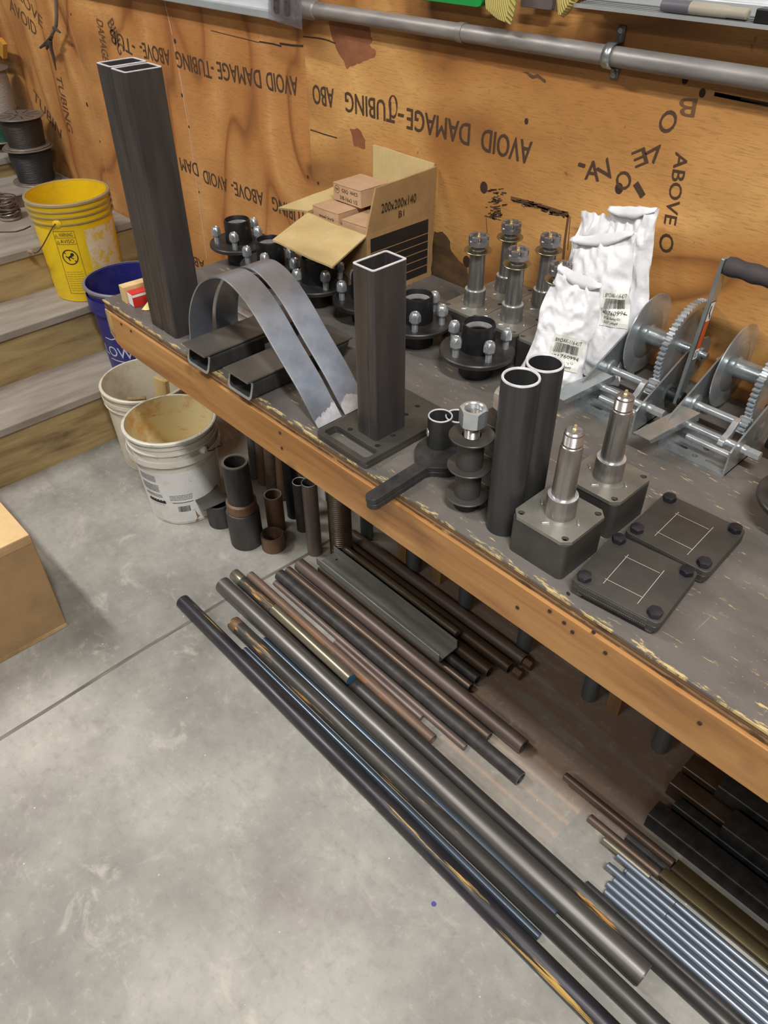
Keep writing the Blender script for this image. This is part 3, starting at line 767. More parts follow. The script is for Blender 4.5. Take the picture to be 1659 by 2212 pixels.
# threaded pins with discs and spacers
def pin_stack(label, x, y, rz=0.0):
    t = thing('disc_pin_assembly', label, 'spool assembly', (x, y, TOP), rz, 'disc and spacer assemblies')
    R, rt = 0.0355, 0.0212
    m = MB(); m.cyl(rt, 0, 0.0225, 40, ch=0.001); m.build('foot', M_HUB, t)
    for i, z in enumerate((0.0225, 0.0800, 0.1375)):
        m = MB(); m.pipe(R, 0.0145, z, z + 0.003, 64); m.build('disc', M_PLATE, t)
    for z0, z1 in ((0.0255, 0.0800), (0.0830, 0.1375)):
        m = MB(); m.pipe(rt, rt - 0.004, z0, z1, 44); m.build('spacer', M_DARKPIPE, t)
    m = MB(); thread(m, 0.0128, 0.083, 0.178, 0.0026); m.build('threaded_pin', M_MACH, t, smooth=20)
    m = MB(); hex_body(m, 0.0385, 0.160, 0.1885, RZm(0.5), hole=0.0140); m.build('nut', M_ZINC, t, smooth=30)
    return t
c = at(1007, 1090, TOP); pin_stack('disc assembly with a big bright nut, nearer one beside the flat handled plate', c.x, c.y, 0.0)
pin_stack('disc assembly with a big bright nut, mostly hidden behind the upright round tubes', c.x + 0.006, c.y + 0.073, 0.4)

# handled round plates with pipe sockets
def spanner():
    c = at(957, 975, TOP + 0.020); tip = at(795, 1077, TOP + 0.020)
    d = Vector((tip.x - c.x, tip.y - c.y)); L = d.length; ang = math.atan2(d.y, d.x)
    for i in range(2):
        t = thing('handled_plate', ['lower dark round plate with handle, under its twin at the bench edge', 'upper dark round plate whose handle juts past the bench edge'][i], 'steel plate', (c.x, c.y, TOP + 0.0101 * i), ang + (0.012 if i == 0 else 0), 'handled plates')
        R, hw = 0.050, 0.0125; P = []
        a0 = math.asin((hw + 0.012) / R)
        for k in range(41): a = a0 + (2 * PI - 2 * a0) * k / 40; P.append((R * math.cos(a), R * math.sin(a)))
        x1 = R * math.cos(a0) + 0.016
        P += [(x1 - 0.009, -hw - 0.004), (x1, -hw)]
        for k in range(9): a = -PI / 2 + PI * k / 8; P.append((L - hw + hw * 0.9 * math.cos(a) + 0.002, hw * math.sin(a)))
        P += [(x1, hw), (x1 - 0.009, hw + 0.004)]
        m = MB(); m.prism(P, 0, 0.010); m.build('plate_body', M_MILL_D, t, smooth=30, bev=0.0012)
    for i, (px, py, pz) in enumerate(((948.5, 958, 0.0203), (985, 950, 0.0203))):
        q = at(px, py, TOP + pz)
        t = thing('socket_tube', ['short drilled tube standing on the handled plate', 'short tube behind the disc assembly on the handled plate'][i], 'steel tube', (q.x, q.y, TOP + pz), -2.2, 'short socket tubes')
        m = MB(); m.pipe(0.0218, 0.0188, 0, 0.060 - 0.0015 - 0.008 * i, 48); m.build('tube_wall', M_MILL_D, t)
        m = MB(); m.lathe([(0.0217, 0.0585 - 0.008 * i), (0.021, 0.060 - 0.008 * i), (0.0196, 0.060 - 0.008 * i), (0.0189, 0.0585 - 0.008 * i)], 48); m.build('cut_rim', M_CUT, t)
        if i == 0:
            m = MB(); m.lathe([(0.0055, 0), (0.0078, 0), (0.0078, 0.0012), (0.0055, 0.0012)], 20, T(0.0208, 0, 0.026) @ RYm(PI / 2) @ T(0, 0, 0.0002), closed=True); m.build('drilled_hole_edge', M_CUT, t)
            m = MB(); m.cyl(0.0056, 0, 0.0006, 20, T(0.0212, 0, 0.026) @ RYm(PI / 2)); m.build('drilled_hole', M_HUB, t)
spanner()

# spindles on square blocks
def spindle_parts(t, z, nut=True):
    """plate, collar, shaft, threaded end, grease nipple (and castle nut with washer)"""
    hs = 0.0515; c = 0.012
    P = [(hs - c, -hs), (hs, -hs + c), (hs, hs - c), (hs - c, hs), (-hs + c, hs), (-hs, hs - c), (-hs, -hs + c), (-hs + c, -hs)]
    H = [circ(sx * 0.040, sy * 0.040, 0.0052, 18) for sx in (1, -1) for sy in (1, -1)]
    m = MB(); m.prism(P, z, z + 0.0065, holes=H); m.build('flange_plate', M_SPPLATE, t, smooth=30, bev=0.0006)
    for k in range(4):
        a = PI / 2 * k; m = MB(); m.box((0, 0, 0.0005), (0.0125, 0.0044, 0.0040), T(0.0335 * math.cos(a), 0.0335 * math.sin(a), z + 0.0065) @ RZm(a + PI / 4 + PI / 2)); m.build('locating_lug', M_ZINC_M, t, smooth=60, bev=0.0012)
    z += 0.0065
    m = MB(); m.lathe([(0, z), (0.033, z), (0.0300, z + 0.0008), (0.0228, z + 0.0010)], 56); m.build('turned_ring', M_SPPLATE, t, smooth=60)
    m = MB(); m.lathe([(0.0235, z + 0.0008), (0.0230, z + 0.0340), (0.0222, z + 0.0365), (0.0178, z + 0.0372)], 56); m.build('collar', M_MACH, t, smooth=30)
    m = MB(); m.lathe([(0.0226, z + 0.0345), (0.0224, z + 0.0368), (0.0185, z + 0.0378), (0.0172, z + 0.0376)], 56); m.build('polished_shoulder', M_BRIGHT, t)
    m = MB(); m.lathe([(0.0174, z + 0.037), (0.0168, z + 0.075), (0.0160, z + 0.118), (0.0150, z + 0.120), (0.0150, z + 0.123), (0.0138, z + 0.124), (0.0138, z + 0.126)], 56); m.build('shaft', M_MACH, t, smooth=30)
    m = MB(); thread(m, 0.0140, z + 0.126, z + 0.142, 0.0020); m.lathe([(0.0134, z + 0.142), (0.0134, z + 0.145), (0.011, z + 0.1475), (0, z + 0.1475)], 40); m.build('threaded_end', M_MACH, t, smooth=20)
    m = MB(); m.lathe([(0, z + 0.147), (0.0035, z + 0.147), (0.0035, z + 0.150), (0.0020, z + 0.1515), (0.0027, z + 0.1535), (0.0018, z + 0.1560), (0, z + 0.1565)], 16); m.build('grease_nipple', M_BRASS, t)
    if nut:
        m = MB(); m.pipe(0.0285, 0.0142, z + 0.1215, z + 0.1240, 48); o = m.build('washer', M_BRASSY, t); o.rotation_euler = (0.03, 0.02, 0)
        n = MB(); hex_body(n, 0.0400, z + 0.132, z + 0.1435, RZm(0.3), hole=0.0138)
        for k in range(6):
            a = 0.3 + PI / 3 * k + PI / 6
            P = [(0.0138, -0.0066), (0.0200, -0.0076), (0.0212, 0), (0.0200, 0.0076), (0.0138, 0.0066)]
            n.prism(P, z + 0.1432, z + 0.1525, RZm(a))
        n.build('castle_nut', metal_nut, t, smooth=30, bev=0.0006)
metal_nut = metal('nut_steel', (118, 117, 120), (160, 158, 162), (0.2, 0.32), 0.7, (1, 1, 1), 20)
def block(t, h=0.0655, mat=None):
    m = MB(); m.prism(rrect(0.0505, 0.0505, 0.010, 6), 0, h, holes=[rrect(0.0445, 0.0445, 0.006, 4)]); return m.build('square_block', mat or M_PLATE, t, smooth=30)
bc = (at(1107, 1193, TOP) + at(1290, 1180, TOP)) / 2
def spindle_on_block(label, x, y, z=TOP, nut=False, grp='axle spindles', rz=0.0):
    b = thing('square_tube_block', 'square tube block under the ' + ' '.join(label.split()[:11]), 'steel block', (x, y, TOP), rz, 'square tube blocks'); block(b)
    t = thing('axle_spindle', label, 'axle spindle', (x, y, TOP + 0.0657), rz, grp); spindle_parts(t, 0.0, nut); return t
s1 = at(1209, 1108, TOP + 0.0722)
spindle_on_block('bare axle spindle with brass nipple, nearest the bench front edge', s1.x, s1.y)
s2 = at(1312, 1028, TOP + 0.0722)
spindle_on_block('bare axle spindle with brass nipple, second back from the bench front edge', s2.x, s2.y)
BK = [((1021, 645), 'castle-nutted axle spindle at the left end of the group by the wall'), ((1090, 612), 'castle-nutted axle spindle farthest back, against the wall'),
      ((1099, 690), 'castle-nutted axle spindle nearest the room in the group by the wall'), ((1166, 650), 'castle-nutted axle spindle at the right, before the white bags'), ((1193, 725), 'castle-nutted axle spindle half hidden by the front white bag')]
b0 = at(BK[0][0][0], BK[0][0][1], TOP + 0.0722)
def bk(px, py): q = at(px, py, TOP + 0.0722); return q
GX, GY = 0.1045, 0.1045
base = bk(1099, 690); base.x += 0.004; base.y += 0.003
for k, (dx, dy) in enumerate(((-1, 0), (-1, 1), (0, 0), (0, 1), (1, 0))):
    x, y = base.x + dx * GX, base.y + dy * GY
    spindle_on_block(BK[k][1], x, y, nut=True, grp='castle-nutted spindles by the wall')

# bolted square plates
def plate_pair(label, px4, dz):
    P = [at(p[0], p[1], TOP + 0.030) for p in px4]
    cx = sum(p.x for p in P) / 4; cy = sum(p.y for p in P) / 4; rz = math.atan2(P[1].y - P[0].y, P[1].x - P[0].x)
    hx = (P[1] - P[0]).length / 2; hy = (P[2] - P[1]).length / 2
    t = thing('bolted_plate_pair', label, 'bolted steel plates', (cx, cy, TOP), rz, 'bolted plate pairs')
    for i, (z, m_) in enumerate(((0.0105, M_MILL_D), (0.0200, M_PLATE))):
        m = MB(); m.prism(rrect(hx, hy, 0.009, 5), z, z + 0.009); m.build(['lower_plate', 'upper_plate'][i], m_, t, smooth=30, bev=0.0009)
    m = MB()
    for (u0, v0, u1, v1) in ((-.46, .42, .36, .42), (-.46, -.50, .42, -.50), (-.42, .52, -.42, -.66), (.40, .56, .40, -.74)):
        fn = lambda u, v: Vector((u * hx, v * hy, 0.02915)); line2(m, lambda a_, b_: Vector((a_, b_, 0.02915)), (u0 * hx, v0 * hy), (u1 * hx, v1 * hy), 0.0007)
    m.build('scribed_lines', plain('scribe_mark', (190, 184, 176), 0.5), t, smooth=0)
    for k, (sx, sy) in enumerate(((-1, -1), (1, -1), (1, 1), (-1, 1))):
        M = T(sx * (hx - 0.0135), sy * (hy - 0.0135), 0)
        m = MB(); m.cyl(0.0052, 0.0, 0.030, 16, M); hex_body(m, 0.0185, 0.0295, 0.0375, M @ RZm(0.4 * k)); m.build('bolt', M_BOLT, t, smooth=30)
        m = MB(); hex_body(m, 0.016, 0.0012, 0.0095, M); m.build('nut', M_MACH, t, smooth=30)
    # drilled edge notches on the front side
    m = MB()
    for k in range(34):
        x = -hx * 0.78 + k * (hx * 1.5) / 33; m.lathe([(0, 0), (0.0011, 0)], 8, T(x, -hy - 0.0002, 0.026) @ RXm(PI / 2)); m.lathe([(0, 0), (0.0011, 0)], 8, T(x, -hy - 0.0002, 0.016) @ RXm(PI / 2))
    m.build('edge_marks', M_SPPLATE, t, smooth=0)
plate_pair('bolted pair of square plates nearer the bench edge, notched along one side', [(1230.4, 1252), (1421, 1350.6), (1512.7, 1238.6), (1333, 1144)], 0)
plate_pair('bolted pair of square plates farther from the bench edge', [(1346.6, 1146), (1528, 1238.6), (1615, 1146), (1441, 1061.5)], 0)

# wheel hubs
def make_hub(label, c, rz):
    t = thing('wheel_hub', label, 'wheel hub', c, rz, 'five-stud wheel hubs')
    m = MB(); m.lathe([(0.020, 0), (0.034, 0), (0.036, 0.003), (0.036, 0.030), (0.050, 0.040), (0.052, 0.046), (0.020, 0.046)], 56, closed=True); m.build('inner_barrel', M_HUB, t)
    m = MB(); m.lathe([(0.024, 0.046), (0.0755, 0.046), (0.0775, 0.048), (0.0775, 0.0545), (0.0757, 0.0565), (0.024, 0.0565)], 72, closed=True); m.build('flange', M_HUBF, t, smooth=30)
    m = MB(); m.lathe([(0.0350, 0.0565), (0.0345, 0.060), (0.0338, 0.108), (0.0322, 0.1125), (0.0300, 0.1132), (0.0290, 0.1118), (0.0285, 0.0600)], 56); m.build('outer_barrel', M_HUB, t, smooth=40)
    m = MB(); m.lathe([(0.0284, 0.1015), (0.0270, 0.1010), (0.0252, 0.0925)], 48); m.build('bearing_race', M_BRIGHT, t, smooth=40)
    m = MB(); m.lathe([(0.0252, 0.0925), (0.0225, 0.0915), (0.0220, 0.070), (0, 0.070)], 48); m.build('bore', M_HUB, t)
    for k in range(5):
        a = 2 * PI * k / 5; M = T(0.0572 * math.cos(a), 0.0572 * math.sin(a), 0.0565)
        m = MB(); m.cyl(0.0070, 0, 0.024, 18, M); s = m.build('wheel_stud', M_ZINC, t)
        m = MB(); n = 36; af = 0.0225
        prof = [(0.45, 0.0170), (0.80, 0.0180), (1.0, 0.0225), (1.0, 0.0340), (0.90, 0.0390), (0.72, 0.0420), (0.45, 0.0430), (0.36, 0.0420), (0.30, 0.0380)]
        vs = []; fs = []
        for (f, z) in prof:
            for q in range(n):
                an = 2 * PI * q / n; aa = (an % (PI / 3)) - PI / 6; hr = af / 2 / math.cos(aa)
                r = f * af / 2 if f < 0.95 else min(hr, af * 0.562)
                vs.append((r * math.cos(an), r * math.sin(an), z))
        for j in range(len(prof) - 1):
            for q in range(n): fs.append((j * n + q, j * n + (q + 1) % n, (j + 1) * n + (q + 1) % n, (j + 1) * n + q))
        fs.append(tuple(range(n))[::-1]); fs.append(tuple((len(prof) - 1) * n + q for q in range(n)))
        m.add(vs, fs, M @ RZm(0.5)); m.build('lug_nut', M_ZINC, t, smooth=22)
    return t
def hub_pose(cpx, npx):
    c = at(cpx[0], cpx[1], TOP + 0.0565); n = at(npx[0], npx[1], TOP + 0.0565); return (c.x, c.y, TOP), math.atan2(n.y - c.y, n.x - c.x)
HUBS = [((1031, 752), (1056, 782), 'black five-stud wheel hub nearest the room, before the spindles'),
        ((901, 689), (895, 722), 'black wheel hub right behind the short upright tube'),
        ((792, 641), (735, 647), 'black wheel hub mostly hidden by the short upright tube'),
        ((683, 605), (713, 632), 'black wheel hub under the open front flap of the cardboard box'),
        ((586, 565), (528, 570), 'black wheel hub behind the arched bars, beside the cardboard flap'),
        ((517, 520), (507, 541), 'black wheel hub farthest toward the stairs, above the arched bars'),
        ((1752, 1080), (1790, 1040), 'black wheel hub cut off by the right edge of the photo')]
hub0 = None
for cp, np_, lab in HUBS:
    p, a = hub_pose(cp, np_)
    if hub0 is None: hub0 = make_hub(lab, p, a)
    else: dup(hub0, p, a, lab)
# ---------------------------------------------------------------- cardboard
def card_mat(name, a, b, flute=None):
    t = NT(name); f = t.noise(t.coord((1, 1, 1)), 14, 5, 0.6)
    c = t.ramp(f, [(0.3, lin(a)), (0.7, lin(b))])
    fib = t.noise(t.coord((3, 3, 3)), 90, 3, 0.6)
    c = t.mix(t.ramp(fib, [(0.35, 0.18), (0.6, 0.0)]), c, lin(tuple(x * 0.8 for x in a)))
    h = f
    if flute is not None:
        sp = t.n('ShaderNodeSeparateXYZ', {0: t.coord()})
        h = t.math('SINE', t.math('MULTIPLY', sp.outputs[flute], 2 * PI / 0.0075))
        c = t.mix(t.ramp(h, [(0.0, 0.15), (1.0, 0.0)]), c, lin(tuple(x * 0.8 for x in a)))
    return t.out(c, 0.75, 0.0, bump=h, bs=0.3, bd=0.0006)
M_CARD = card_mat('kraft_board_shaded', (152, 120, 78), (178, 144, 98))  # outer faces toned darker: the shade on them is put into the colour
M_CARDIN = card_mat('kraft_inside_lit', (188, 164, 112), (206, 184, 134))  # inner flap faces toned lighter, their stronger light painted in
M_CARDFL = card_mat('kraft_fluted_lit', (196, 172, 118), (214, 192, 140), 0)  # raised back flap, also lightened in colour to look better lit
M_CARD2 = card_mat('small_carton', (176, 142, 110), (198, 164, 130))
M_EDGE = card_mat('board_edge', (150, 120, 78), (206, 180, 132))
M_CARDBIG = card_mat('big_carton', (152, 122, 86), (170, 138, 98))
M_CARDTOP = card_mat('big_carton_top_lit', (212, 178, 128), (226, 194, 144))  # lighter copy of the carton board: light from above painted into the top

def sheet(mb, P, th, seg=(6, 6), warp=0.0, seed=0):
    """board with thickness through four corners (ccw seen from outside)"""
    P = [Vector(p) for p in P]; n = (P[1] - P[0]).cross(P[3] - P[0]).normalized(); nu, nv = seg; vs = []
    for s_ in (0, 1):
        for j in range(nv + 1):
            for i in range(nu + 1):
                u, v = i / nu, j / nv
                p = P[0] * (1 - u) * (1 - v) + P[1] * u * (1 - v) + P[2] * u * v + P[3] * (1 - u) * v
                w_ = noise.noise(Vector((u * 2.3 + seed, v * 2.3, seed * 1.7))) * warp * math.sin(PI * u) ** 0.3
                vs.append(p + n * (w_ - (th if s_ == 0 else 0)))
    k = (nu + 1) * (nv + 1); fs = []
    for j in range(nv):
        for i in range(nu):
            a = j * (nu + 1) + i; fs.append((a, a + nu + 1, a + nu + 2, a + 1)); fs.append((k + a, k + a + 1, k + a + nu + 2, k + a + nu + 1))
    B = [i for i in range(nu + 1)] + [j * (nu + 1) + nu for j in range(1, nv + 1)] + [nv * (nu + 1) + i for i in range(nu - 1, -1, -1)] + [j * (nu + 1) for j in range(nv - 1, 0, -1)]
    for i in range(len(B)): a, b = B[i], B[(i + 1) % len(B)]; fs.append((a, b, k + b, k + a))
    mb.add(vs, fs); return mb

BX0, BX1, BY0, BY1, BZ1 = -1.528, -1.312, 1.168, 1.386, TOP + 0.160
def carton():
    o = Vector(((BX0 + BX1) / 2, (BY0 + BY1) / 2, TOP))
    t = thing('cardboard_box', 'open cardboard box marked 200x200x140 with flaps raised, against the wall', 'cardboard box', o)
    L = lambda p: Vector(p) - o; th = 0.0045
    def wall(a, b, name, mat):
        m = MB(); m.span(L(a), L(b)); return m.build(name, mat, t, smooth=0)
    wall((BX0, BY0, TOP), (BX1, BY0 + th, BZ1), 'front_panel', M_CARD); wall((BX0, BY1 - th, TOP), (BX1, BY1, BZ1), 'back_panel', M_CARD)
    wall((BX0, BY0 + th, TOP), (BX0 + th, BY1 - th, BZ1), 'left_panel', M_CARD)
    pr = wall((BX1 - th, BY0 + th, TOP), (BX1, BY1 - th, BZ1), 'right_panel', M_CARD)
    wall((BX0 + th, BY0 + th, TOP), (BX1 - th, BY1 - th, TOP + 0.004), 'floor_panel', M_CARD)
    m = MB(); fx = BX1 - o.x + 0.0004
    fn = lambda u, v: Vector((fx, BY0 - o.y + u, v)); W_ = BY1 - BY0
    rows = [0.012, 0.034, 0.0545, 0.0745, 0.0945, 0.1145, 0.150]
    for z0, z1 in zip(rows, rows[1:]): quad(m, fn, 0.012, z0 + 0.0012, W_ - 0.014, z1 - 0.0012)
    m.build('printed_panel', M_BLACKINK, t, smooth=0)
    def flap(name, P, mat, inner=None, seed=0, w_=0.004):
        m = MB(); sheet(m, [L(p) for p in P], 0.0045, (8, 6), w_, seed); ob = m.build(name, mat, t, smooth=20)
        # darker corrugated edge strip round the board
        return ob
    FL = Vector((BX0, BY0, BZ1)); FR = Vector((BX1, BY0, BZ1)); BR = Vector((BX1, BY1, BZ1)); BL_ = Vector((BX0, BY1, BZ1))
    q = at(717.7, 575.8, BZ1 - 0.012); r_ = at(589, 517, BZ1 + 0.004)
    flap('front_flap', [r_, q, FR, FL], M_CARDIN, seed=1)
    zf = 0.100; lean = 0.010
    fR = [Vector((BX1, BY0, BZ1)), Vector((BX1, BY1, BZ1)), aty(951.6, 363, BY1 + 0.002), aty(815, 408, BY0 + 0.028)]
    fR[2].x = BX1 + 0.006; fR[3].x = BX1 + 0.004
    flap('right_flap', fR, M_CARD, seed=2, w_=0.003)
    u = (fR[1] - fR[0]).normalized(); v0 = fR[3] - fR[0]; v = (v0 - u * v0.dot(u)).normalized(); nn = u.cross(v) * 0.0012
    org = fR[0]
    m = MB(); fnr = lambda a, b: L(org + u * a + v * b) + nn + nn
    put_text(m, '200x200x140', fnr, 0.021, 0.112, (0.044, 0.042)); put_text(m, 'B1', fnr, 0.016, 0.018, (0.100, 0.018)); m.build('box_print', M_BLACKINK, t, smooth=0)
    flap('back_flap', [BL_ + Vector((0, 0, 0)), BR + Vector((-0.004, 0, 0)), Vector((BX1 - 0.004, BY1 + 0.003, BZ1 + 0.112)), Vector((BX0, BY1 + 0.003, BZ1 + 0.115))], M_CARDFL, seed=3, w_=0.002)
    q = at(718.6, 407, BZ1 + 0.016); r_ = at(600.5, 452, BZ1 + 0.012)
    q.y = min(q.y, BY1 + 0.002); flap('left_flap', [FL, BL_ + Vector((0, -0.01, 0)), q, r_][::-1], M_CARDIN, seed=4, w_=0.006)
carton()
def small_carton(label, cx, cy, z, dx, dy, dz, rz, writing=None):
    t = thing('small_carton', label, 'small carton', (cx, cy, z), rz, 'small cartons in the open box')
    m = MB(); m.box((0, 0, dz / 2), (dx, dy, dz)); m.build('carton_body', M_CARD2, t, smooth=0, bev=0.001)
    m = MB(); sheet(m, [(-dx / 2, -dy / 2 - 0.001, dz + 0.0005), (dx / 2 + 0.001, -dy / 2 - 0.001, dz + 0.002), (dx / 2 + 0.001, dy / 2, dz + 0.0012), (-dx / 2, dy / 2, dz + 0.001)], 0.0009, (6, 4), 0.002, cx); m.build('lid_flap', M_CARD2, t, smooth=0)
    if writing:
        m = MB(); fn = lambda u, v: Vector((-dx / 2 + u, -dy / 2 - 0.0006, v))
        for (txt, u, v, h, w_) in writing:
            if txt == 'o': ring2(m, fn, u, v, h, 0.0008)
            else: put_text(m, txt, fn, h, w_, (u, v))
        m.build('handwriting', M_BLACKINK, t, smooth=0)
zt = TOP + 0.005
small_carton('small carton with 3/8-16 handwriting, highest in the open box', -1.455, 1.280, 1.0425, 0.100, 0.090, 0.040, 0.0,
             [('o', 0.015, 0.027, 0.0085, 0), ('90', 0.0095, 0.0240, 0.0065, 0.0105), ('GSQ', 0.032, 0.024, 0.0085, 0.023), ('HHCS', 0.063, 0.025, 0.0085, 0.026), ('3/8-16x2 1/2', 0.024, 0.006, 0.0095, 0.064)])
small_carton('small carton reading steel lock, at the front left inside the open box', -1.472, 1.222, 0.995, 0.096, 0.085, 0.0425, 0.0,
             [('steel lock', 0.024, 0.020, 0.010, 0.056), ('nut', 0.040, 0.004, 0.008, 0.022)])
small_carton('plain small carton at the right side inside the open box', -1.370, 1.226, 0.985, 0.086, 0.090, 0.045, 0.05)
for i, (x, y) in enumerate(((-1.440, 1.328), (-1.472, 1.222), (-1.370, 1.226))):
    h = [0.177, 0.1295, 0.1195][i]
    t = thing('small_carton', 'small carton buried under the %s one in the open box' % ['written-on highest', 'front left', 'plain right'][i], 'small carton', (x, y, zt), [0.0, 0.0, 0.05][i], 'small cartons in the open box')
    m = MB(); m.box((0, 0, h / 2), (0.076, 0.076, h)); m.build('carton_body', M_CARD2, t, smooth=0)

# red and blue box by the wall, behind the flap
c = at(622, 492, TOP + 0.035)
t = thing('red_blue_box', 'small red box with blue side, behind the cardboard box flap by the wall', 'box', (-1.648, 1.318, TOP), -0.1)
m = MB(); m.box((0, 0, 0.024), (0.14, 0.085, 0.048)); m.build('box_body', plain('blue_print', (62, 64, 128), 0.5), t, smooth=0, bev=0.001)
m = MB(); m.box((0.002, 0.002, 0.0484), (0.132, 0.078, 0.001)); m.build('red_lid', plain('dusty_red', (188, 92, 84), 0.5), t, smooth=0)

# little stack at the far end of the bench: board, red carton, yellow packet
rc = at(289, 668, TOP)
t = thing('wood_block', 'short pale wood offcut behind the red carton on the bench end', 'wood offcut', (rc.x - 0.046, rc.y + 0.060, TOP), -0.08)
m = MB(); m.box((0, 0, 0.0205), (0.026, 0.115, 0.041)); m.build('block', M_PINE, t, smooth=0, bev=0.001)
t = thing('red_carton', 'small red and white carton on the end of the bench by the tall tubes', 'small carton', (rc.x - 0.015, rc.y + 0.056, TOP), -0.08)
m = MB(); m.box((0, 0, 0.0165), (0.029, 0.10, 0.033)); m.build('carton_body', plain('carton_red', (196, 44, 40), 0.35), t, smooth=0, bev=0.0008)
MWHT = plain('white_paper', (232, 230, 226), 0.5)
m = MB(); m.box((0, -0.0503, 0.0165), (0.025, 0.0006, 0.029)); m.build('white_end', MWHT, t, smooth=0)
m = MB(); m.box((0.0147, 0, 0.028), (0.0006, 0.100, 0.006)); m.build('white_stripe', MWHT, t, smooth=0)
t = thing('yellow_packet', 'crumpled pale yellow plastic packet beside the red carton', 'plastic packet', (rc.x + 0.030, rc.y + 0.050, TOP), 0.6)
m = MB(); sheet(m, [(-0.030, -0.028, 0.003), (0.022, -0.02, 0.004), (0.022, 0.024, 0.024), (-0.018, 0.022, 0.022)], 0.003, (8, 8), 0.010, 6)
for v in m.v: v.z = max(v.z, 0.0006)
m.build('packet', plain('packet_yellow', (220, 212, 140), 0.3), t, smooth=20)

# ---------------------------------------------------------------- white poly bags
def bagmat():
    t = NT('white_poly_bag'); f = t.noise(t.coord(), 30, 4, 0.6)
    return t.out(t.ramp(f, [(0.3, lin((226, 226, 230))), (0.7, lin((240, 240, 242)))]), 0.32, 0.0, bump=t.noise(t.coord((1, 1, 1)), 55, 5, 0.7, 1.0), bs=0.35, bd=0.003)
M_BAG = bagmat()
def bag(label, P, fat, seed, flapdrop=0.0, show=None):
    """pillow-shaped bag through four corners: bottom left, bottom right, top right, top left"""
    P = [Vector(p) for p in P]; o = (P[0] + P[1]) / 2; o.z = TOP
    t = thing('white_bag', label, 'plastic bag', o, 0, 'white plastic parts bags')
    n = (P[1] - P[0]).cross(P[3] - P[0]).normalized()      # faces the room
    nu, nv = 44, 56; vs = []; fs = []
    def pt(u, v, s_):
        p = P[0] * (1 - u) * (1 - v) + P[1] * u * (1 - v) + P[2] * u * v + P[3] * (1 - u) * v
        wz = (math.sin(PI * u) ** 0.65) * (min(1.0, (1 - v) * 1.5) ** 0.8) * (min(1.0, v * 6 + 0.25) ** 0.5)
        q = Vector((u * 3.0 + seed, v * 4.2, seed * 1.3))
        cr = noise.noise(q * 0.9) * 0.008 - abs(noise.noise(q * 1.5 + Vector((5, 1, 2)))) * 0.014 - abs(noise.noise(Vector((q.x * 2.2, q.y * 3.6 + q.x, q.z)))) * 0.006 + 0.006
        ed = 0.006 * math.sin(v * 9 + seed) * (1 if u > 0.98 else (-1 if u < 0.02 else 0))
        r_ = p + n * (s_ * (fat * wz) + (cr if s_ > 0 else cr * 0.6)) + (P[1] - P[0]).normalized() * ed
        if v > 0.97: r_.z += 0.006 * noise.noise(Vector((u * 7, seed, 0)))
        r_.z = max(r_.z, TOP + 0.0005); r_.y = min(r_.y, WALL - 0.002); return r_ - o
    for s_ in (1, -1):
        for j in range(nv + 1):
            for i in range(nu + 1): vs.append(pt(i / nu, j / nv, s_))
    k = (nu + 1) * (nv + 1)
    for j in range(nv):
        for i in range(nu):
            a = j * (nu + 1) + i; fs.append((a, a + 1, a + nu + 2, a + nu + 1)); fs.append((k + a, k + a + nu + 1, k + a + nu + 2, k + a + 1))
    B = [i for i in range(nu + 1)] + [j * (nu + 1) + nu for j in range(1, nv + 1)] + [nv * (nu + 1) + i for i in range(nu - 1, -1, -1)] + [j * (nu + 1) for j in range(nv - 1, 0, -1)]
    for i in range(len(B)): a, b = B[i], B[(i + 1) % len(B)]; fs.append((a, k + a, k + b, b))
    m = MB(); m.add(vs, fs); m.build('bag_body', M_BAG, t, smooth=60)
    if flapdrop:   # the sealed top folded forward
        m = MB(); N = 14; row = []
        for j, (dn, dz) in enumerate(((0.0, 0.0), (0.005, 0.002), (0.009, -flapdrop * 0.4), (0.010, -flapdrop * 0.75))):
            row.append([])
            for i in range(N + 1):
                u = i / N; p = P[3] * (1 - u) + P[2] * u; lift = 0.25 + 0.75 * math.sin(PI * u * 0.95 + 0.1)
                p = p + n * (dn + 0.004) + Vector((0, 0, dz * lift + 0.003 * noise.noise(Vector((u * 6, j, seed))))); row[-1].append(p - o)
        vs = [p for r_ in row for p in r_]; fs = []
        for j in range(3):
            for i in range(N): a = j * (N + 1) + i; fs.append((a, a + 1, a + N + 2, a + N + 1))
        m.add(vs, fs); f_ = m.build('folded_top', M_BAG, t, smooth=60); sm = f_.modifiers.new('thickness', 'SOLIDIFY'); sm.thickness = 0.0008
    if show:
        u0, v0, u1, v1, lines = show
        m = MB()
        def fn(a, b):   # a, b in 0..1 of the label patch
            u = u0 + (u1 - u0) * a; v = v0 + (v1 - v0) * b; return pt(u, v, 1) + n * 0.0034
        for i in range(8):
            for j in range(8): m.add([fn(i / 8, j / 8) - n * .0012, fn((i + 1) / 8, j / 8) - n * .0012, fn((i + 1) / 8, (j + 1) / 8) - n * .0012, fn(i / 8, (j + 1) / 8) - n * .0012], [(0, 1, 2, 3)])
        lb = m.build('paper_label', plain('clear_label', (230, 229, 222), 0.3), t, smooth=60)
        m = MB()
        for (txt, a, b, h, w_) in lines:
            if txt == '|':
                random.seed(4); x = a
                while x < a + w_:
                    bw = random.choice((0.008, 0.014, 0.022)); quad(m, fn, x, b, min(x + bw, a + w_), b + h); x += bw + random.choice((0.008, 0.014))
            else: put_text(m, txt, fn, h, w_, (a, b))
        m.build('label_print', M_BLACKINK, t, smooth=0)
    return t
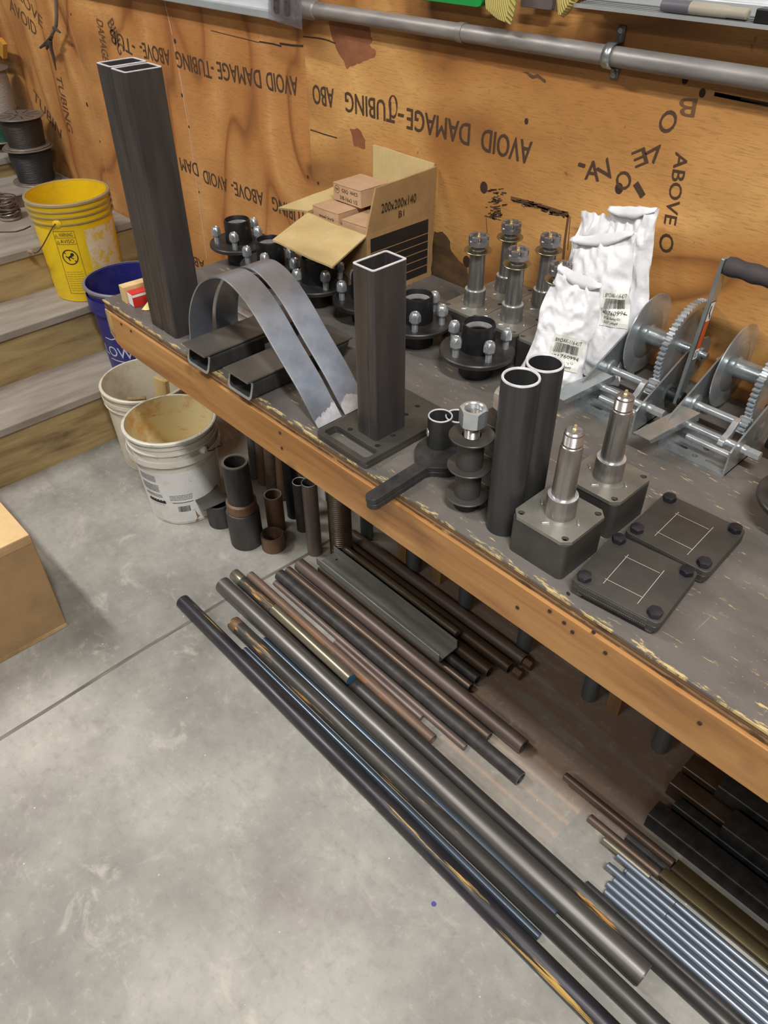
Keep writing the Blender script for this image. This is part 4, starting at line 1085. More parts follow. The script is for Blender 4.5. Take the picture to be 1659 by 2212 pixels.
SHOW = [('BYOAK-116-KIT', 0.08, 0.80, 0.11, 0.86), ('|', 0.1, 0.50, 0.26, 0.78), ('401760994', 0.05, 0.33, 0.11, 0.9), ('BYOAK Bearing Kit', 0.12, 0.20, 0.07, 0.7), ('1.0625" L44649', 0.08, 0.08, 0.07, 0.7)]
yb = 1.20
V_ = lambda x, y: Vector((x, y, TOP))
b1 = [V_(-0.826, 1.146), V_(-0.706, 1.190), aty(1303, 612, 1.232), aty(1209, 570, 1.205)]
bag('front white plastic bag with a barcode label, leaning by the first winch', b1, 0.026, 1.7, 0.034, (0.40, 0.20, 0.92, 0.50, SHOW))
b2 = [V_(-0.800, 1.262), V_(-0.662, 1.268), aty(1375, 500, 1.318), aty(1239, 512, 1.305)]
bag('middle white plastic bag with a half-hidden barcode, behind the front one', b2, 0.026, 4.2, 0.03, (0.66, 0.40, 1.0, 0.64, SHOW))
b3 = [V_(-0.872, 1.338), V_(-0.790, 1.338), aty(1332, 470, 1.362), aty(1256, 454, 1.362)]
bag('plain white plastic bag farthest left against the wall, behind the middle one', b3, 0.018, 7.9)
b4 = [V_(-0.796, 1.338), V_(-0.668, 1.332), aty(1426, 448, 1.362), aty(1322, 446, 1.362)]
bag('tallest white plastic bag with a rounded top, upright against the wall', b4, 0.022, 10.3, 0.026)

# ---------------------------------------------------------------- hand winches
def winch(label, x0, y0, crank=True):
    t = thing('hand_winch', label, 'hand winch', (x0, y0, TOP), 0, 'hand winches')
    Wd = 0.128; th = 0.0035
    m = MB(); m.prism(rrect(Wd / 2, 0.046, 0.004, 3, Wd / 2, 0.046), 0, th, holes=[slot(0.028, 0.028, 0.012, 0.004), slot(0.100, 0.020, 0.013, 0.004), circ(0.064, 0.018, 0.0055), circ(0.068, 0.052, 0.0062)])
    m.build('base_plate', M_ZINC_M, t, smooth=30)
    prof = [(0.0, 0.0), (0.0, 0.050), (0.006, 0.056), (0.148, 0.116), (0.170, 0.124), (0.195, 0.126), (0.222, 0.120), (0.238, 0.104), (0.238, 0.080), (0.228, 0.062), (0.150, 0.018), (0.092, 0.0)]
    Q = Matrix(((0, 0, 1, 0), (1, 0, 0, 0), (0, 1, 0, 0), (0, 0, 0, 1)))   # profile (y, z) -> extruded along x
    for x, nm in ((0.0, 'side_plate'), (Wd - th, 'side_plate')):
        m = MB(); m.prism(prof, 0, th, T(x, 0, 0) @ Q); m.build(nm, M_ZINC_M, t, smooth=30, bev=0.0005)
        # pressed bosses
        for (by, bz, br) in ((0.105, 0.046, 0.019), (0.040, 0.042, 0.016)):
            m = MB(); m.lathe([(0.0, 0), (br * 0.55, 0), (br * 0.62, -0.001), (br, 0.0), (br * 0.95, 0.0038), (br * 0.6, 0.0065), (0, 0.0065)], 32, T(x + (th if x == 0 else 0), by, bz) @ RYm(PI / 2) @ T(0, 0, -0.0005)); m.build('pressed_boss', M_ZINC_M, t, smooth=40)
    cy, cz = 0.190, 0.098
    RX_ = lambda x, y, z: T(x, y, z) @ RYm(PI / 2)
    # reel: two discs on a tube, slotted, stamped
    m = MB(); m.lathe([(0.004, 0), (0.0790, 0), (0.0805, 0.0012), (0.0805, 0.0028), (0.079, 0.0034), (0.004, 0.0034)], 72, RX_(0.018, cy, cz), closed=True); m.build('reel_disc', M_ZINC, t)
    m = MB(); m.lathe([(0.0195, 0.0034), (0.0500, 0.0034), (0.0440, 0.0064), (0.0205, 0.0072), (0.0175, 0.010), (0.0175, 0.066)], 48, RX_(0.018, cy, cz)); m.build('reel_core', M_ZINC_M, t)
    m = MB(); m.lathe([(0, 0), (0.0062, 0), (0.0062, 0.0008), (0, 0.0008)], 12, RX_(0.0216, cy - 0.030, cz - 0.018)); m.build('cable_hole', M_HUB, t)
    # gear wheel
    m = MB(); n = 62; ro, ri = 0.0945, 0.0885; P = []
    for k in range(n):
        a = 2 * PI * k / n; p = 2 * PI / n
        P += [(ri * math.cos(a), ri * math.sin(a)), (ro * math.cos(a + p * .22), ro * math.sin(a + p * .22)), (ro * math.cos(a + p * .5), ro * math.sin(a + p * .5)), (ri * math.cos(a + p * .72), ri * math.sin(a + p * .72))]
    m.prism(P, 0, 0.0125, RX_(0.094, cy, cz), holes=[circ(0, 0, 0.080, 60)]); m.build('gear_ring', M_ZINC, t, smooth=20)
    m = MB(); m.prism(circ(0, 0, 0.0805, 60), 0.003, 0.0062, RX_(0.094, cy, cz), holes=[slot(0.05, 0, 0.012, 0.004, 1.2), slot(-0.02, 0.05, 0.012, 0.004, 0.2)]); m.build('gear_web', M_ZINC, t, smooth=30)
    m = MB(); m.cyl(0.0125, 0.0, 0.048, 24, RX_(0.090, cy, cz)); m.cyl(0.006, -0.012, 0.150, 18, RX_(-0.002, cy, cz)); m.build('reel_axle', M_ZINC_M, t)
    # cross shafts, pinion, pawl
    m = MB(); m.cyl(0.0075, 0, Wd - 0.028, 24, RX_(0.003, 0.105, 0.046)); m.build('drive_shaft', M_ZINC, t)
    m = MB(); P = []
    for k in range(11):
        a = 2 * PI * k / 11; P += [(0.0105 * math.cos(a), 0.0105 * math.sin(a)), (0.0155 * math.cos(a + .15), 0.0155 * math.sin(a + .15)), (0.0155 * math.cos(a + .32), 0.0155 * math.sin(a + .32)), (0.0105 * math.cos(a + .46), 0.0105 * math.sin(a + .46))]
    m.prism(P, 0, 0.020, RX_(0.092, 0.092, 0.052)); m.build('pinion', M_ZINC, t, smooth=20)
    m = MB(); m.cyl(0.0065, 0, Wd + 0.004, 24, RX_(0.0, 0.040, 0.042)); m.build('cross_shaft', M_ZINC, t)
    m = MB(); m.cyl(0.0055, 0, Wd - 0.042, 20, RX_(0.040, 0.018, 0.034)); m.build('spacer_rod', M_ZINC, t)
    m = MB(); hex_body(m, 0.0150, Wd + 0.010, Wd + 0.034, RX_(0, 0.040, 0.042)); m.cyl(0.0085, Wd + 0.0, Wd + 0.011, 20, RX_(0, 0.040, 0.042)); m.build('hex_drive_end', M_ZINC, t, smooth=25)
    m = MB(); m.prism([(0.018, 0.050), (0.030, 0.044), (0.052, 0.052), (0.066, 0.072), (0.074, 0.074), (0.072, 0.080), (0.060, 0.080), (0.044, 0.064), (0.022, 0.058)], 0, 0.011, T(0.094, -0.004, -0.004) @ Q); m.build('pawl', M_ZINC, t, smooth=30, bev=0.0012)
    # folded lever over the left shaft
    m = MB(); a0 = Vector((-0.018, -0.048, 0.040)); 
    for dx, nm in ((0, 0),):
        P = [(-0.024, -0.058, 0.046), (0.010, -0.058, 0.046), (0.036, 0.058, 0.062), (0.004, 0.058, 0.062)]
        sheet(m, P, 0.002, (1, 1)); sheet(m, [(0.010, -0.058, 0.046), (0.0105, -0.052, 0.036), (0.0365, 0.058, 0.046), (0.036, 0.058, 0.062)], 0.002, (1, 1)); sheet(m, [(-0.024, -0.058, 0.046), (0.004, 0.058, 0.062), (0.0035, 0.058, 0.048), (-0.0245, -0.052, 0.038)], 0.002, (1, 1))
    m.build('brake_lever', M_ZINC_M, t, smooth=0)
    if crank:
        ax = Wd + 0.020; py, pz = 0.105, 0.046
        m = MB(); m.lathe([(0.0, -0.016), (0.013, -0.016), (0.013, 0.012), (0.0, 0.012)], 28, RX_(ax, py, pz)); m.build('crank_hub', M_HUB, t)
        top = Vector((ax + 0.004, 0.138, 0.292))
        m = MB(); u = (top - Vector((ax + 0.004, py, pz))).normalized(); s_ = Vector((0, u.z, -u.y)) * 0.0135
        a = Vector((ax + 0.004, py, pz)) - u * 0.010; b = top + u * 0.012
        vs = []
        for q, dx in ((a, -0.0035), (a, 0.0035), (b, 0.0035), (b, -0.0035)):
            vs += [q + s_ + Vector((dx, 0, 0)), q - s_ + Vector((dx, 0, 0))]
        m.add(vs, [(0, 1, 3, 2), (2, 3, 5, 4), (4, 5, 7, 6), (6, 7, 1, 0), (0, 2, 4, 6), (1, 7, 5, 3)]); m.build('crank_arm', M_ZINC_M, t, smooth=0, bev=0.002)
        fn = lambda a_, b_: Vector((ax + 0.0079, py, pz)) + u * b_ - s_.normalized() * a_
        for (nm, mt, b0_, b1_, hw) in (('sticker_top', MWHT, 0.150, 0.185, 0.0088), ('orange_sticker', plain('safety_orange', (206, 88, 40), 0.4), 0.098, 0.150, 0.0088), ('sticker_foot', MWHT, 0.078, 0.098, 0.0088)):
            m = MB(); quad(m, fn, -hw, b0_, hw, b1_); m.build(nm, mt, t, smooth=0)
        m = MB(); ff = lambda a_, b_: fn(a_, b_) + Vector((0.0003, 0, 0))
        for (p, q, w_) in (((-0.0088, 0.078), (-0.0088, 0.185), 0.001), ((0.0088, 0.078), (0.0088, 0.185), 0.001), ((-0.0088, 0.185), (0.0088, 0.185), 0.001), ((-0.0088, 0.078), (0.0088, 0.078), 0.001), ((-0.004, 0.157), (0.003, 0.166), 0.003), ((0.003, 0.164), (0.002, 0.178), 0.004), ((-0.005, 0.153), (0.0, 0.160), 0.002)): line2(m, ff, p, q, w_)
        ring2(m, ff, 0, 0.088, 0.0055, 0.0012); line2(m, ff, (0, 0.084), (0.002, 0.091), 0.002); m.build('sticker_print', M_BLACKINK, t, smooth=0)
        m = MB(); gp = []
        for k in range(15): gp.append((0.0152 + 0.0012 * math.sin(k * 1.35), 0.006 + k * 0.0082))
        m.lathe([(0, 0.006)] + gp + [(0.010, gp[-1][1] + 0.004), (0, gp[-1][1] + 0.005)], 32, T(*top) @ RYm(PI / 2)); m.build('grip', plain('foam_grip', (62, 56, 58), 0.75), t, smooth=60)
    else:
        m = MB(); m.lathe([(0.0, -0.010), (0.017, -0.010), (0.019, 0.0), (0.019, 0.014), (0.015, 0.020), (0.0, 0.020)], 28, RX_(Wd + 0.030, 0.105, 0.040)); m.build('crank_hub', M_HUB, t)
    return t
a = at(1240.6, 881, TOP); winch('zinc hand winch with its crank handle raised, behind the spindles', a.x, a.y)
a = at(1419.5, 964, TOP); winch('zinc hand winch nearest the right edge, lever toward the room', a.x, a.y, False)
# steel pins of a third winch leaning behind
a = aty(1530, 782, 1.30)
# ---------------------------------------------------------------- things on the wall
cA = aty(711.7, 11, WALL - 0.020); z_c = 1.4065
def conduit():
    t = thing('conduit', 'long grey metal conduit pipe running level along the plywood wall', 'conduit', (-1.70, WALL - 0.022, z_c))
    r = 0.0165
    m = MB(); m.cyl(r, 0, 2.6, 28, RYm(PI / 2)); m.build('pipe', M_CONDUIT, t)
    m = MB(); m.pipe(0.0185, 0.0164, 0.46, 0.475, 28, RYm(PI / 2)); m.build('coupling_band', M_CONDUIT, t)
    # connector with a rounded shoulder, then the box it enters
    m = MB(); m.lathe([(0.0168, 0.0), (0.0205, -0.004), (0.0225, -0.02), (0.0225, -0.05), (0.0, -0.05)], 28, RYm(PI / 2)); m.build('connector', M_CONDUIT, t)
    xk = aty(1325, 100, WALL - 0.02).x + 1.70
    m = MB(); N = 14; vs = []; fs = []
    P = [(0.026, 0.0175)]
    for k in range(N + 1): a = PI * k / N; P.append((0.0, 0.0))
    prof = []
    rr = r + 0.0025
    prof = [(0.0205, 0.044), (0.0205, 0.020)] + [(-rr * math.sin(PI * k / N) , rr * math.cos(PI * k / N)) for k in range(N + 1)] + [(0.0205, -0.020), (0.0205, -0.040)]
    for (yy, zz) in prof: vs += [(xk - 0.0085, yy, zz), (xk + 0.0085, yy, zz)]
    for k in range(len(prof) - 1): fs.append((2 * k, 2 * k + 1, 2 * k + 3, 2 * k + 2))
    m.add(vs, fs); o = m.build('strap_clamp', M_ZINC_M, t, smooth=40); s_ = o.modifiers.new('thickness', 'SOLIDIFY'); s_.thickness = 0.002
    for zz in (0.037, -0.033):
        m = MB(); m.lathe([(0, -0.003), (0.0045, -0.003), (0.0055, 0)], 14, T(xk, 0.0185, zz) @ RXm(-PI / 2)); m.build('clamp_screw', M_ZINC, t)
conduit()
# whiteboard and tray on the right
tr = [aty(1245, 12, WALL - 0.07), aty(1659, 76, WALL - 0.07)]
def whiteboard():
    yt = WALL - 0.060; a = aty(1241.5, 12, yt); b = aty(1659, 77, yt)
    x0 = a.x; x1 = 0.2; z0 = a.z
    t = thing('whiteboard', 'dirty whiteboard with an aluminium marker tray, top right on the wall', 'whiteboard', (x0, WALL - 0.012, z0))
    m = MB(); m.span((-0.06, -0.004, 0.022), (x1 - x0, 0.010, 0.62)); m.build('panel', plain('smeared_whiteboard', (216, 220, 224), 0.25), t, smooth=0)
    m = MB(); prof = [(0.010, 0.008), (-0.049, 0.0012), (-0.0505, 0.0040), (-0.0525, 0.0040), (-0.0525, -0.0020), (0.010, 0.004)]
    m.prism([(-y, z) for (y, z) in prof], 0, x1 - x0, Matrix(((0, 0, 1, 0), (-1, 0, 0, 0), (0, 1, 0, 0), (0, 0, 0, 1)))); m.build('tray', plain('aluminium', (176, 178, 178), 0.35, 0.4), t, smooth=0)
    m = MB(); 
    m.span((-0.06, -0.012, 0.006), (x1 - x0, 0.010, 0.024)); m.build('bottom_rail', plain('aluminium_rail', (198, 200, 202), 0.35, 0.4), t, smooth=0, bev=0.002)
    for k in range(4):
        m = MB(); m.span((0.0, -0.0405 + k * 0.009, 0.0020 + k * 0.0010), (x1 - x0, -0.0395 + k * 0.009, 0.0036 + k * 0.0010)); m.build('tray_rib', plain('rib_grey', (120, 122, 124), 0.4, 0.6), t, smooth=0)
    m = MB(); m.cyl(0.004, 0, 0.002, 14, T(0.02, -0.0125, 0.015) @ RXm(PI / 2)); m.build('corner_screw', M_BOLT, t)
    # dry-erase marker resting in the tray
    p = aty(1430, 28, yt - 0.028 + 0.06 - 0.03); 
    return z0
zt_ = whiteboard()
ym = WALL - 0.012 - 0.036
p = aty(1428, 27, ym); q = aty(1612, 56, ym)
t = thing('marker', 'worn grey-capped marker lying in the whiteboard tray', 'marker', (p.x, ym, zt_ + 0.0130)); L = q.x - p.x
m = MB(); m.lathe([(0, 0), (0.0088, 0.001), (0.0095, 0.006), (0.0098, L * 0.34), (0.009, L * 0.345)], 24, RYm(PI / 2)); m.build('cap', plain('marker_cap', (92, 90, 98), 0.5), t)
m = MB(); m.lathe([(0.009, L * 0.345), (0.0092, L * 0.36), (0.0088, L * 0.76), (0.0078, L * 0.77), (0.0078, L * 0.985), (0.005, L), (0, L)], 24, RYm(PI / 2)); m.build('barrel', plain('marker_barrel', (158, 150, 134), 0.5), t)
p = aty(1642, 60, ym)
t = thing('black_eraser', 'black object at the right end of the marker tray', 'eraser', (p.x + 0.03, ym, zt_ + 0.0030)); m = MB(); m.box((0, 0, 0.010), (0.075, 0.026, 0.020)); m.build('body', M_HUB, t, smooth=0, bev=0.002)
# grey ledge, top left
def ledge():
    y = WALL - 0.03; a = aty(430, 3, y); b = aty(585, 30, y)
    t = thing('metal_ledge', 'pale grey metal ledge at the top left of the wall', 'ledge', (b.x, y, b.z))
    m = MB(); m.span((a.x - b.x - 1.0, -0.012, -0.010), (0.09, 0.030, 0.008)); m.build('ledge', plain('pale_grey_metal', (176, 182, 184), 0.4, 0.3), t, smooth=0, bev=0.002)
    m = MB(); m.span((a.x - b.x - 1.0, 0.004, 0.008), (0.09, 0.012, 0.40)); m.build('board', plain('board_white', (214, 216, 220), 0.35), t, smooth=0)
ledge()
# electrical box at the end of the conduit, behind the plastic bag
t = thing('junction_box', 'grey metal junction box the conduit enters, behind the hanging plastic bag', 'junction box', (-1.80, WALL - 0.03, 1.43)); m = MB(); m.span((-0.045, -0.028, -0.045), (0.052, 0.028, 0.075)); m.build('body', M_CONDUIT, t, smooth=0, bev=0.003)
# clear plastic bag with black parts
def zipbag():
    y = WALL - 0.075
    P = [aty(580, 41, y), aty(653, 64, y), aty(650, -60, y), aty(576, -60, y)]
    o = (P[2] + P[3]) / 2
    t = thing('clear_parts_bag', 'clear plastic bag of black parts hanging over the conduit end', 'plastic bag', o)
    nt = NT('clear_plastic'); nt.b.inputs['Transmission Weight'].default_value = 0.9; nt.b.inputs['IOR'].default_value = 1.12
    mt = nt.out(lin((214, 214, 226)), 0.12, 0.0, bump=nt.noise(nt.coord(), 30, 3, 0.6, 1.0), bs=0.8, bd=0.004); nt.b.inputs['Alpha'].default_value = 0.55
    for s_, nm in ((1, 'front_film'), (-1, 'rear_film')):
        m = MB(); nu, nv = 16, 24; vs = []; fs = []
        for j in range(nv + 1):
            for i in range(nu + 1):
                u, v = i / nu, j / nv; p = P[0] * (1 - u) * (1 - v) + P[1] * u * (1 - v) + P[2] * u * v + P[3] * (1 - u) * v
                w_ = 0.010 * math.sin(PI * u) * min(1, v * 5) + 0.004 * noise.noise(Vector((u * 5, v * 9, 3)))
                vs.append(p - o + Vector((0, -s_ * w_, 0)))
        for j in range(nv):
            for i in range(nu): a = j * (nu + 1) + i; fs.append((a, a + 1, a + nu + 2, a + nu + 1))
        m.add(vs, fs); m.build(nm, mt, t, smooth=60)
    for (px, py) in ((598, 12), (621, 17)):
        c = aty(px, py - 2, y) - o
        M = T(*c) @ RYm(0.22) @ RXm(PI / 2)
        m = MB(); m.prism(slot(0, 0, 0.011, 0.0085, PI / 2 + 0.1), -0.004, 0.004, M, holes=[circ(0, -0.0085, 0.0045, 14), circ(0, 0.0085, 0.0045, 14)]); m.build('black_clip', M_BROWNCLIP, t, smooth=30, bev=0.001)
M_BROWNCLIP = plain('dark_clip', (62, 46, 44), 0.35)
zipbag()
# green tray edge, top
y = WALL - 0.03; a = aty(905, 0, y); b = aty(1046, 12, y)
t = thing('green_plastic_tray', 'bright green plastic tray corner hanging at the top of the wall', 'plastic tray', (b.x, y, b.z))
MG = plain('bright_green', (36, 148, 70), 0.35)
m = MB(); m.prism([(0, 0), (-0.010, -0.002), (-0.20, -0.001), (-0.20, 0.12), (0.004, 0.12), (0.004, 0.006)], -0.004, 0.012, RXm(PI / 2)); m.build('panel', MG, t, smooth=0)
m = MB(); m.sweep([(-0.20, -0.006, 0.002), (-0.006, -0.006, 0.002), (0.000, -0.006, 0.008), (0.002, -0.006, 0.12)], 0.005, 10); m.build('rolled_rim', MG, t)
# work gloves
def glove(name, lab, pts, y, hole=False):
    nt = NT('yellow_knit'); sp = nt.n('ShaderNodeSeparateXYZ', {0: nt.coord((1, 1, 1), (0, 0, 0), (0, 0.35, 0))})
    h = nt.math('SINE', nt.math('MULTIPLY', sp.outputs[0], 2 * PI / 0.0045)); f = nt.noise(nt.coord(), 40, 4)
    c = nt.mix(nt.ramp(h, [(0.2, 0.6), (0.8, 0.0)]), lin((214, 196, 112)), lin((178, 162, 96))); c = nt.mix(nt.ramp(f, [(0.55, 0.0), (0.75, 0.6)]), c, lin((110, 96, 62)))
    mt = nt.out(c, 0.9, 0.0, bump=h, bs=0.7, bd=0.002)
    P = [aty(p[0], p[1], y) for p in pts]; o = sum(P, Vector()) / len(P); o = Vector((o.x, y, max(p.z for p in P)))
    t = thing('work_glove', lab, 'work glove', o, 0, 'yellow knit gloves'); n = len(P)
    cx = sum(p.x for p in P) / n - o.x; cz = sum(p.z for p in P) / n - o.z
    vs = [(p.x - o.x, 0, p.z - o.z) for p in P] + [((p.x - o.x) * 0.8 + cx * 0.2, -0.012, (p.z - o.z) * 0.8 + cz * 0.2) for p in P] + [((p.x - o.x) * 0.8 + cx * 0.2, 0.012, (p.z - o.z) * 0.8 + cz * 0.2) for p in P] + [(cx, -0.016, cz), (cx, 0.016, cz)]
    fs = []
    for i in range(n): j = (i + 1) % n; fs += [(i, j, n + j, n + i), (j, i, 2 * n + i, 2 * n + j), (n + i, n + j, 3 * n), (2 * n + j, 2 * n + i, 3 * n + 1)]
    m = MB(); m.add(vs, fs); m.build('knit', mt, t, smooth=50)
glove('work_glove', 'yellow knit work glove dangling left of the grey steel flat at the top', [(1050, -30), (1051, 16), (1072, 36), (1085, 46), (1103, 53), (1110, 30), (1120, -30)], WALL - 0.05)
glove('work_glove', 'yellow knit glove tip hanging just left of the marker tray', [(1205, -30), (1210, 12), (1212, 35), (1217, 38), (1232, 20), (1246, -2), (1250, -30)], WALL - 0.06)
y = WALL - 0.02
a = aty(1128, 14, y); b = aty(1195, 22, y)
t = thing('steel_flat', 'dull grey steel flat on the wall between the two gloves', 'steel flat', (a.x, y, a.z)); m = MB(); m.span((0, -0.006, 0), (b.x - a.x, 0.006, 0.10)); m.build('flat', plain('dull_steel', (104, 94, 92), 0.6, 0.3), t, smooth=0, bev=0.001)
# hanging cable end, top left, and leaning boards in the corner
def cable():
    y = WALL - 0.03
    P = [(118, -40), (121, 10), (122, 35), (121, 55), (113, 72), (108, 90)]
    t = thing('hanging_cable', 'grey cable end with frayed tips hanging at the top left of the wall', 'cable', aty(118, -40, y)); o = t.location.copy()
    m = MB(); m.sweep([aty(p[0], p[1], y) - o for p in P], 0.0065, 10); m.build('cable_sheath', plain('cable_grey', (124, 112, 96), 0.7), t)
    MD = plain('dirty_tip', (70, 60, 50), 0.8)
    for pts, r in (([(113, 76), (104, 86), (95, 97), (87, 103)], [0.005, 0.004, 0.006, 0.004]), ([(108, 88), (110, 104), (115, 122), (121, 152)], [0.009, 0.007, 0.006, 0.002]), ([(115, 60), (122, 64), (130, 70)], [0.005, 0.006, 0.003]), ([(106, 92), (102, 100), (101, 106)], [0.007, 0.007, 0.004])):
        m = MB(); m.sweep([aty(p[0], p[1], y - 0.008) - o for p in pts], r, 8); m.build('frayed_strand', MD, t)
cable()
y = 1.33
P = [aty(0, 82, y), aty(11, 96, y), aty(11.5, 127, y), aty(0, 114, y)]
t = thing('yellow_board', 'corner of a yellow varnished board at the far left edge', 'board', P[2]); o = P[2]
m = MB(); Q_ = [P[0] + Vector((-0.35, 0, 0)), P[0], P[1], P[2], P[3], P[3] + Vector((-0.35, 0, -0.02))]
m.prism([(p.x - o.x, p.z - o.z) for p in Q_], -0.009, 0.009, RXm(PI / 2)); m.build('board', plain('varnish_yellow', (196, 142, 58), 0.35), t, smooth=0)
# ---------------------------------------------------------------- buckets
def plastic(name, c, dirt, amt=0.5, rough=0.4, ns=6):
    t = NT(name); f = t.noise(t.coord((1, 1, 1)), ns, 7, 0.68)
    col = t.mix(t.ramp(f, [(0.52, 0.0), (0.66, amt)]), lin(c), lin(dirt))
    g = t.noise(t.coord((1, 1, 4), (3, 3, 3)), ns * 3, 6, 0.7)
    col = t.mix(t.ramp(g, [(0.60, 0.0), (0.68, amt)]), col, lin(dirt))
    return t.out(col, rough, 0.0, bump=g, bs=0.05)
M_YEL = plastic('yellow_bucket', (228, 192, 24), (176, 152, 60), 0.35)
M_YELRIM = plastic('dusty_yellow_rim', (150, 136, 108), (204, 176, 60), 0.5)
M_BLU = plastic('blue_bucket', (40, 40, 116), (84, 86, 130), 0.4)
M_BLURIM = plastic('dusty_blue_rim', (118, 116, 128), (70, 70, 116), 0.5)
M_WHT = plastic('white_bucket', (214, 206, 188), (160, 146, 118), 0.55)
M_WHT2 = plastic('stained_white_bucket', (216, 212, 200), (128, 118, 102), 0.6)
M_RESI = plastic('yellowed_inside', (226, 212, 168), (206, 148, 62), 0.85, 0.35, 6)
def bucket(label, c, H, Rt, Rb, mat, rim, inside, ribs, rz=0.0, handle=None, name='plastic_bucket'):
    t = thing(name, label, 'bucket', c, rz)
    def R(z): return Rb + (Rt - 0.012 - Rb) * z / H
    prof = [(0, 0.004), (Rb - 0.006, 0.004), (Rb - 0.004, 0), (Rb, 0.003)]
    for k in range(1, 13): z = 0.003 + (ribs[0] - 0.012) * k / 12; prof.append((R(z), z))
    m = MB(); m.lathe(prof + [(R(H), H - 0.002)], 72); m.build('wall', mat, t)
    m = MB(); m.lathe([(0, 0.007)] + [(R(H * k / 10) - 0.0025, max(0.007, H * k / 10)) for k in range(11)], 72); m.build('inside', inside, t)
    m = MB(); m.lathe([(R(H) - 0.003, H - 0.004), (R(H) - 0.0015, H), (R(H) + 0.004, H + 0.0005), (R(H) + 0.0075, H - 0.002), (R(H) + 0.0078, H - 0.009), (R(H) + 0.001, H - 0.012)], 72); m.build('rim', rim, t)
    for i, (z, w_, hh) in enumerate(ribs[1]):
        m = MB(); r0 = R(z); m.lathe([(r0, z), (r0 + w_, z + 0.001), (r0 + w_, z + hh), (r0 + w_ - 0.0016, z + hh), (r0 + 0.0005, z + 0.003)], 72); m.build('reinforcing_rib', rim if hh < 0.01 else mat, t)
    if handle:
        az, drop, r_, col = handle; m = MB(); z = ribs[0] + 0.012; P = []
        for k in range(17):
            a = az + PI * k / 16; rr = R(z) + 0.012; P.append((rr * math.cos(a), rr * math.sin(a), z - drop * math.sin(PI * k / 16)))
        m.sweep(P, 0.0022, 8); m.build('wire_handle', col, t)
        for a in (az, az + PI):
            m = MB(); m.lathe([(0, 0), (0.013, 0), (0.013, 0.006), (0.006, 0.012), (0, 0.012)], 20, T(R(z) * math.cos(a), R(z) * math.sin(a), z) @ RZm(a) @ RYm(PI / 2)); m.build('handle_ear', mat, t)
    return t, R
def wrapfn(R, z0, a0, eps=0.0006):
    """flat (u along the wall, v up) onto the bucket wall, centred at azimuth a0"""
    def fn(u, v):
        z = z0 + v; r = R(z) + eps; a = a0 + u / r; return Vector((r * math.cos(a), r * math.sin(a), z))
    return fn
M_WIRE = plain('rusty_wire', (96, 74, 62), 0.6, 0.4)
RIB5 = (0.290, [(0.292, 0.0085, 0.004), (0.315, 0.0085, 0.004), (0.335, 0.0085, 0.004)])
# yellow, on the second tread
z2 = 0.417
yc = at(143, 413, z2 + 0.365)
t, R = bucket('yellow plastic bucket on the stairs with a peeled label and warning print', (yc.x, yc.y, z2), 0.365, 0.155, 0.130, M_YEL, M_YELRIM, M_YEL, RIB5)
def warn_panel(t, R, z0, a0, w_, h, mat, title=('WARNING', 'AVISO'), solid=False):
    fn = wrapfn(R, z0, a0); m = MB()
    if solid:
        quad(m, fn, -w_ / 2, 0, w_ / 2, h, 10); m.build('warning_panel', mat, t, smooth=60); m = MB(); mat2 = MWHT; fn = wrapfn(R, z0, a0, 0.0011)
    else:
        mat2 = mat
        for p, q in (((-w_ / 2, 0), (-w_ / 2, h)), ((w_ / 2, 0), (w_ / 2, h)), ((-w_ / 2, h), (w_ / 2, h)), ((-w_ / 2, 0), (w_ / 2, 0)), ((-w_ / 2, h * .90), (w_ / 2, h * .90)), ((-w_ / 2, h * .80), (w_ / 2, h * .80))):
            for k in range(6):
                a = Vector(p).lerp(Vector(q), k / 6); b = Vector(p).lerp(Vector(q), (k + 1) / 6); line2(m, fn, a, b, 0.0013)
    rows = [h * 0.92, h * 0.82] if not solid else [h * 0.80]
    for txt, zz in zip(title, rows):
        put_text(m, txt, fn, h * 0.06 if not solid else h * 0.10, w_ * 0.66, (-w_ * 0.26, zz))
        x = -w_ * 0.38; s_ = w_ * 0.07
        for p, q in (((x - s_, zz), (x + s_, zz)), ((x - s_, zz), (x, zz + s_ * 1.7)), ((x + s_, zz), (x, zz + s_ * 1.7))): line2(m, fn, p, q, 0.0012)
    cy = h * 0.60 if not solid else h * 0.42; r_ = w_ * 0.36
    ring2(m, fn, 0, cy, r_, w_ * 0.05, 28); line2(m, fn, (-r_ * 0.68, cy + r_ * 0.68), (r_ * 0.68, cy - r_ * 0.68), w_ * 0.05)
    # plain figure of a child falling in, simplified
    ring2(m, fn, r_ * 0.35, cy + r_ * 0.35, r_ * 0.13, r_ * 0.22, 12)
    for p, q, ww in (((r_ * .25, cy + r_ * .2), (-r_ * .25, cy - r_ * .1), 0.25), ((-r_ * .25, cy - r_ * .1), (-r_ * .55, cy + r_ * .15), 0.16), ((-r_ * .25, cy - r_ * .1), (-r_ * .1, cy - r_ * .5), 0.16), ((r_ * .05, cy), (r_ * .45, cy - r_ * .25), 0.13)): line2(m, fn, p, q, r_ * ww)
    if not solid:
        for k in range(9):
            zz = h * (0.36 - k * 0.038)
            for j in range(5): line2(m, fn, (-w_ * .42 + j * w_ * .17, zz), (-w_ * .42 + (j + 0.86) * w_ * .17, zz), 0.0009)
    m.build('warning_print', mat2, t, smooth=0)
def face(px, py, c):   # azimuth on a bucket that faces this pixel
    d = RX * (px - CX) + RY * (py - CY) + RZ * F_PX; return math.atan2(-d.y, -d.x)
az_y = math.atan2(-yc.y, -yc.x)
warn_panel(t, R, 0.035, az_y - 0.34, 0.074, 0.235, M_BLACKINK)
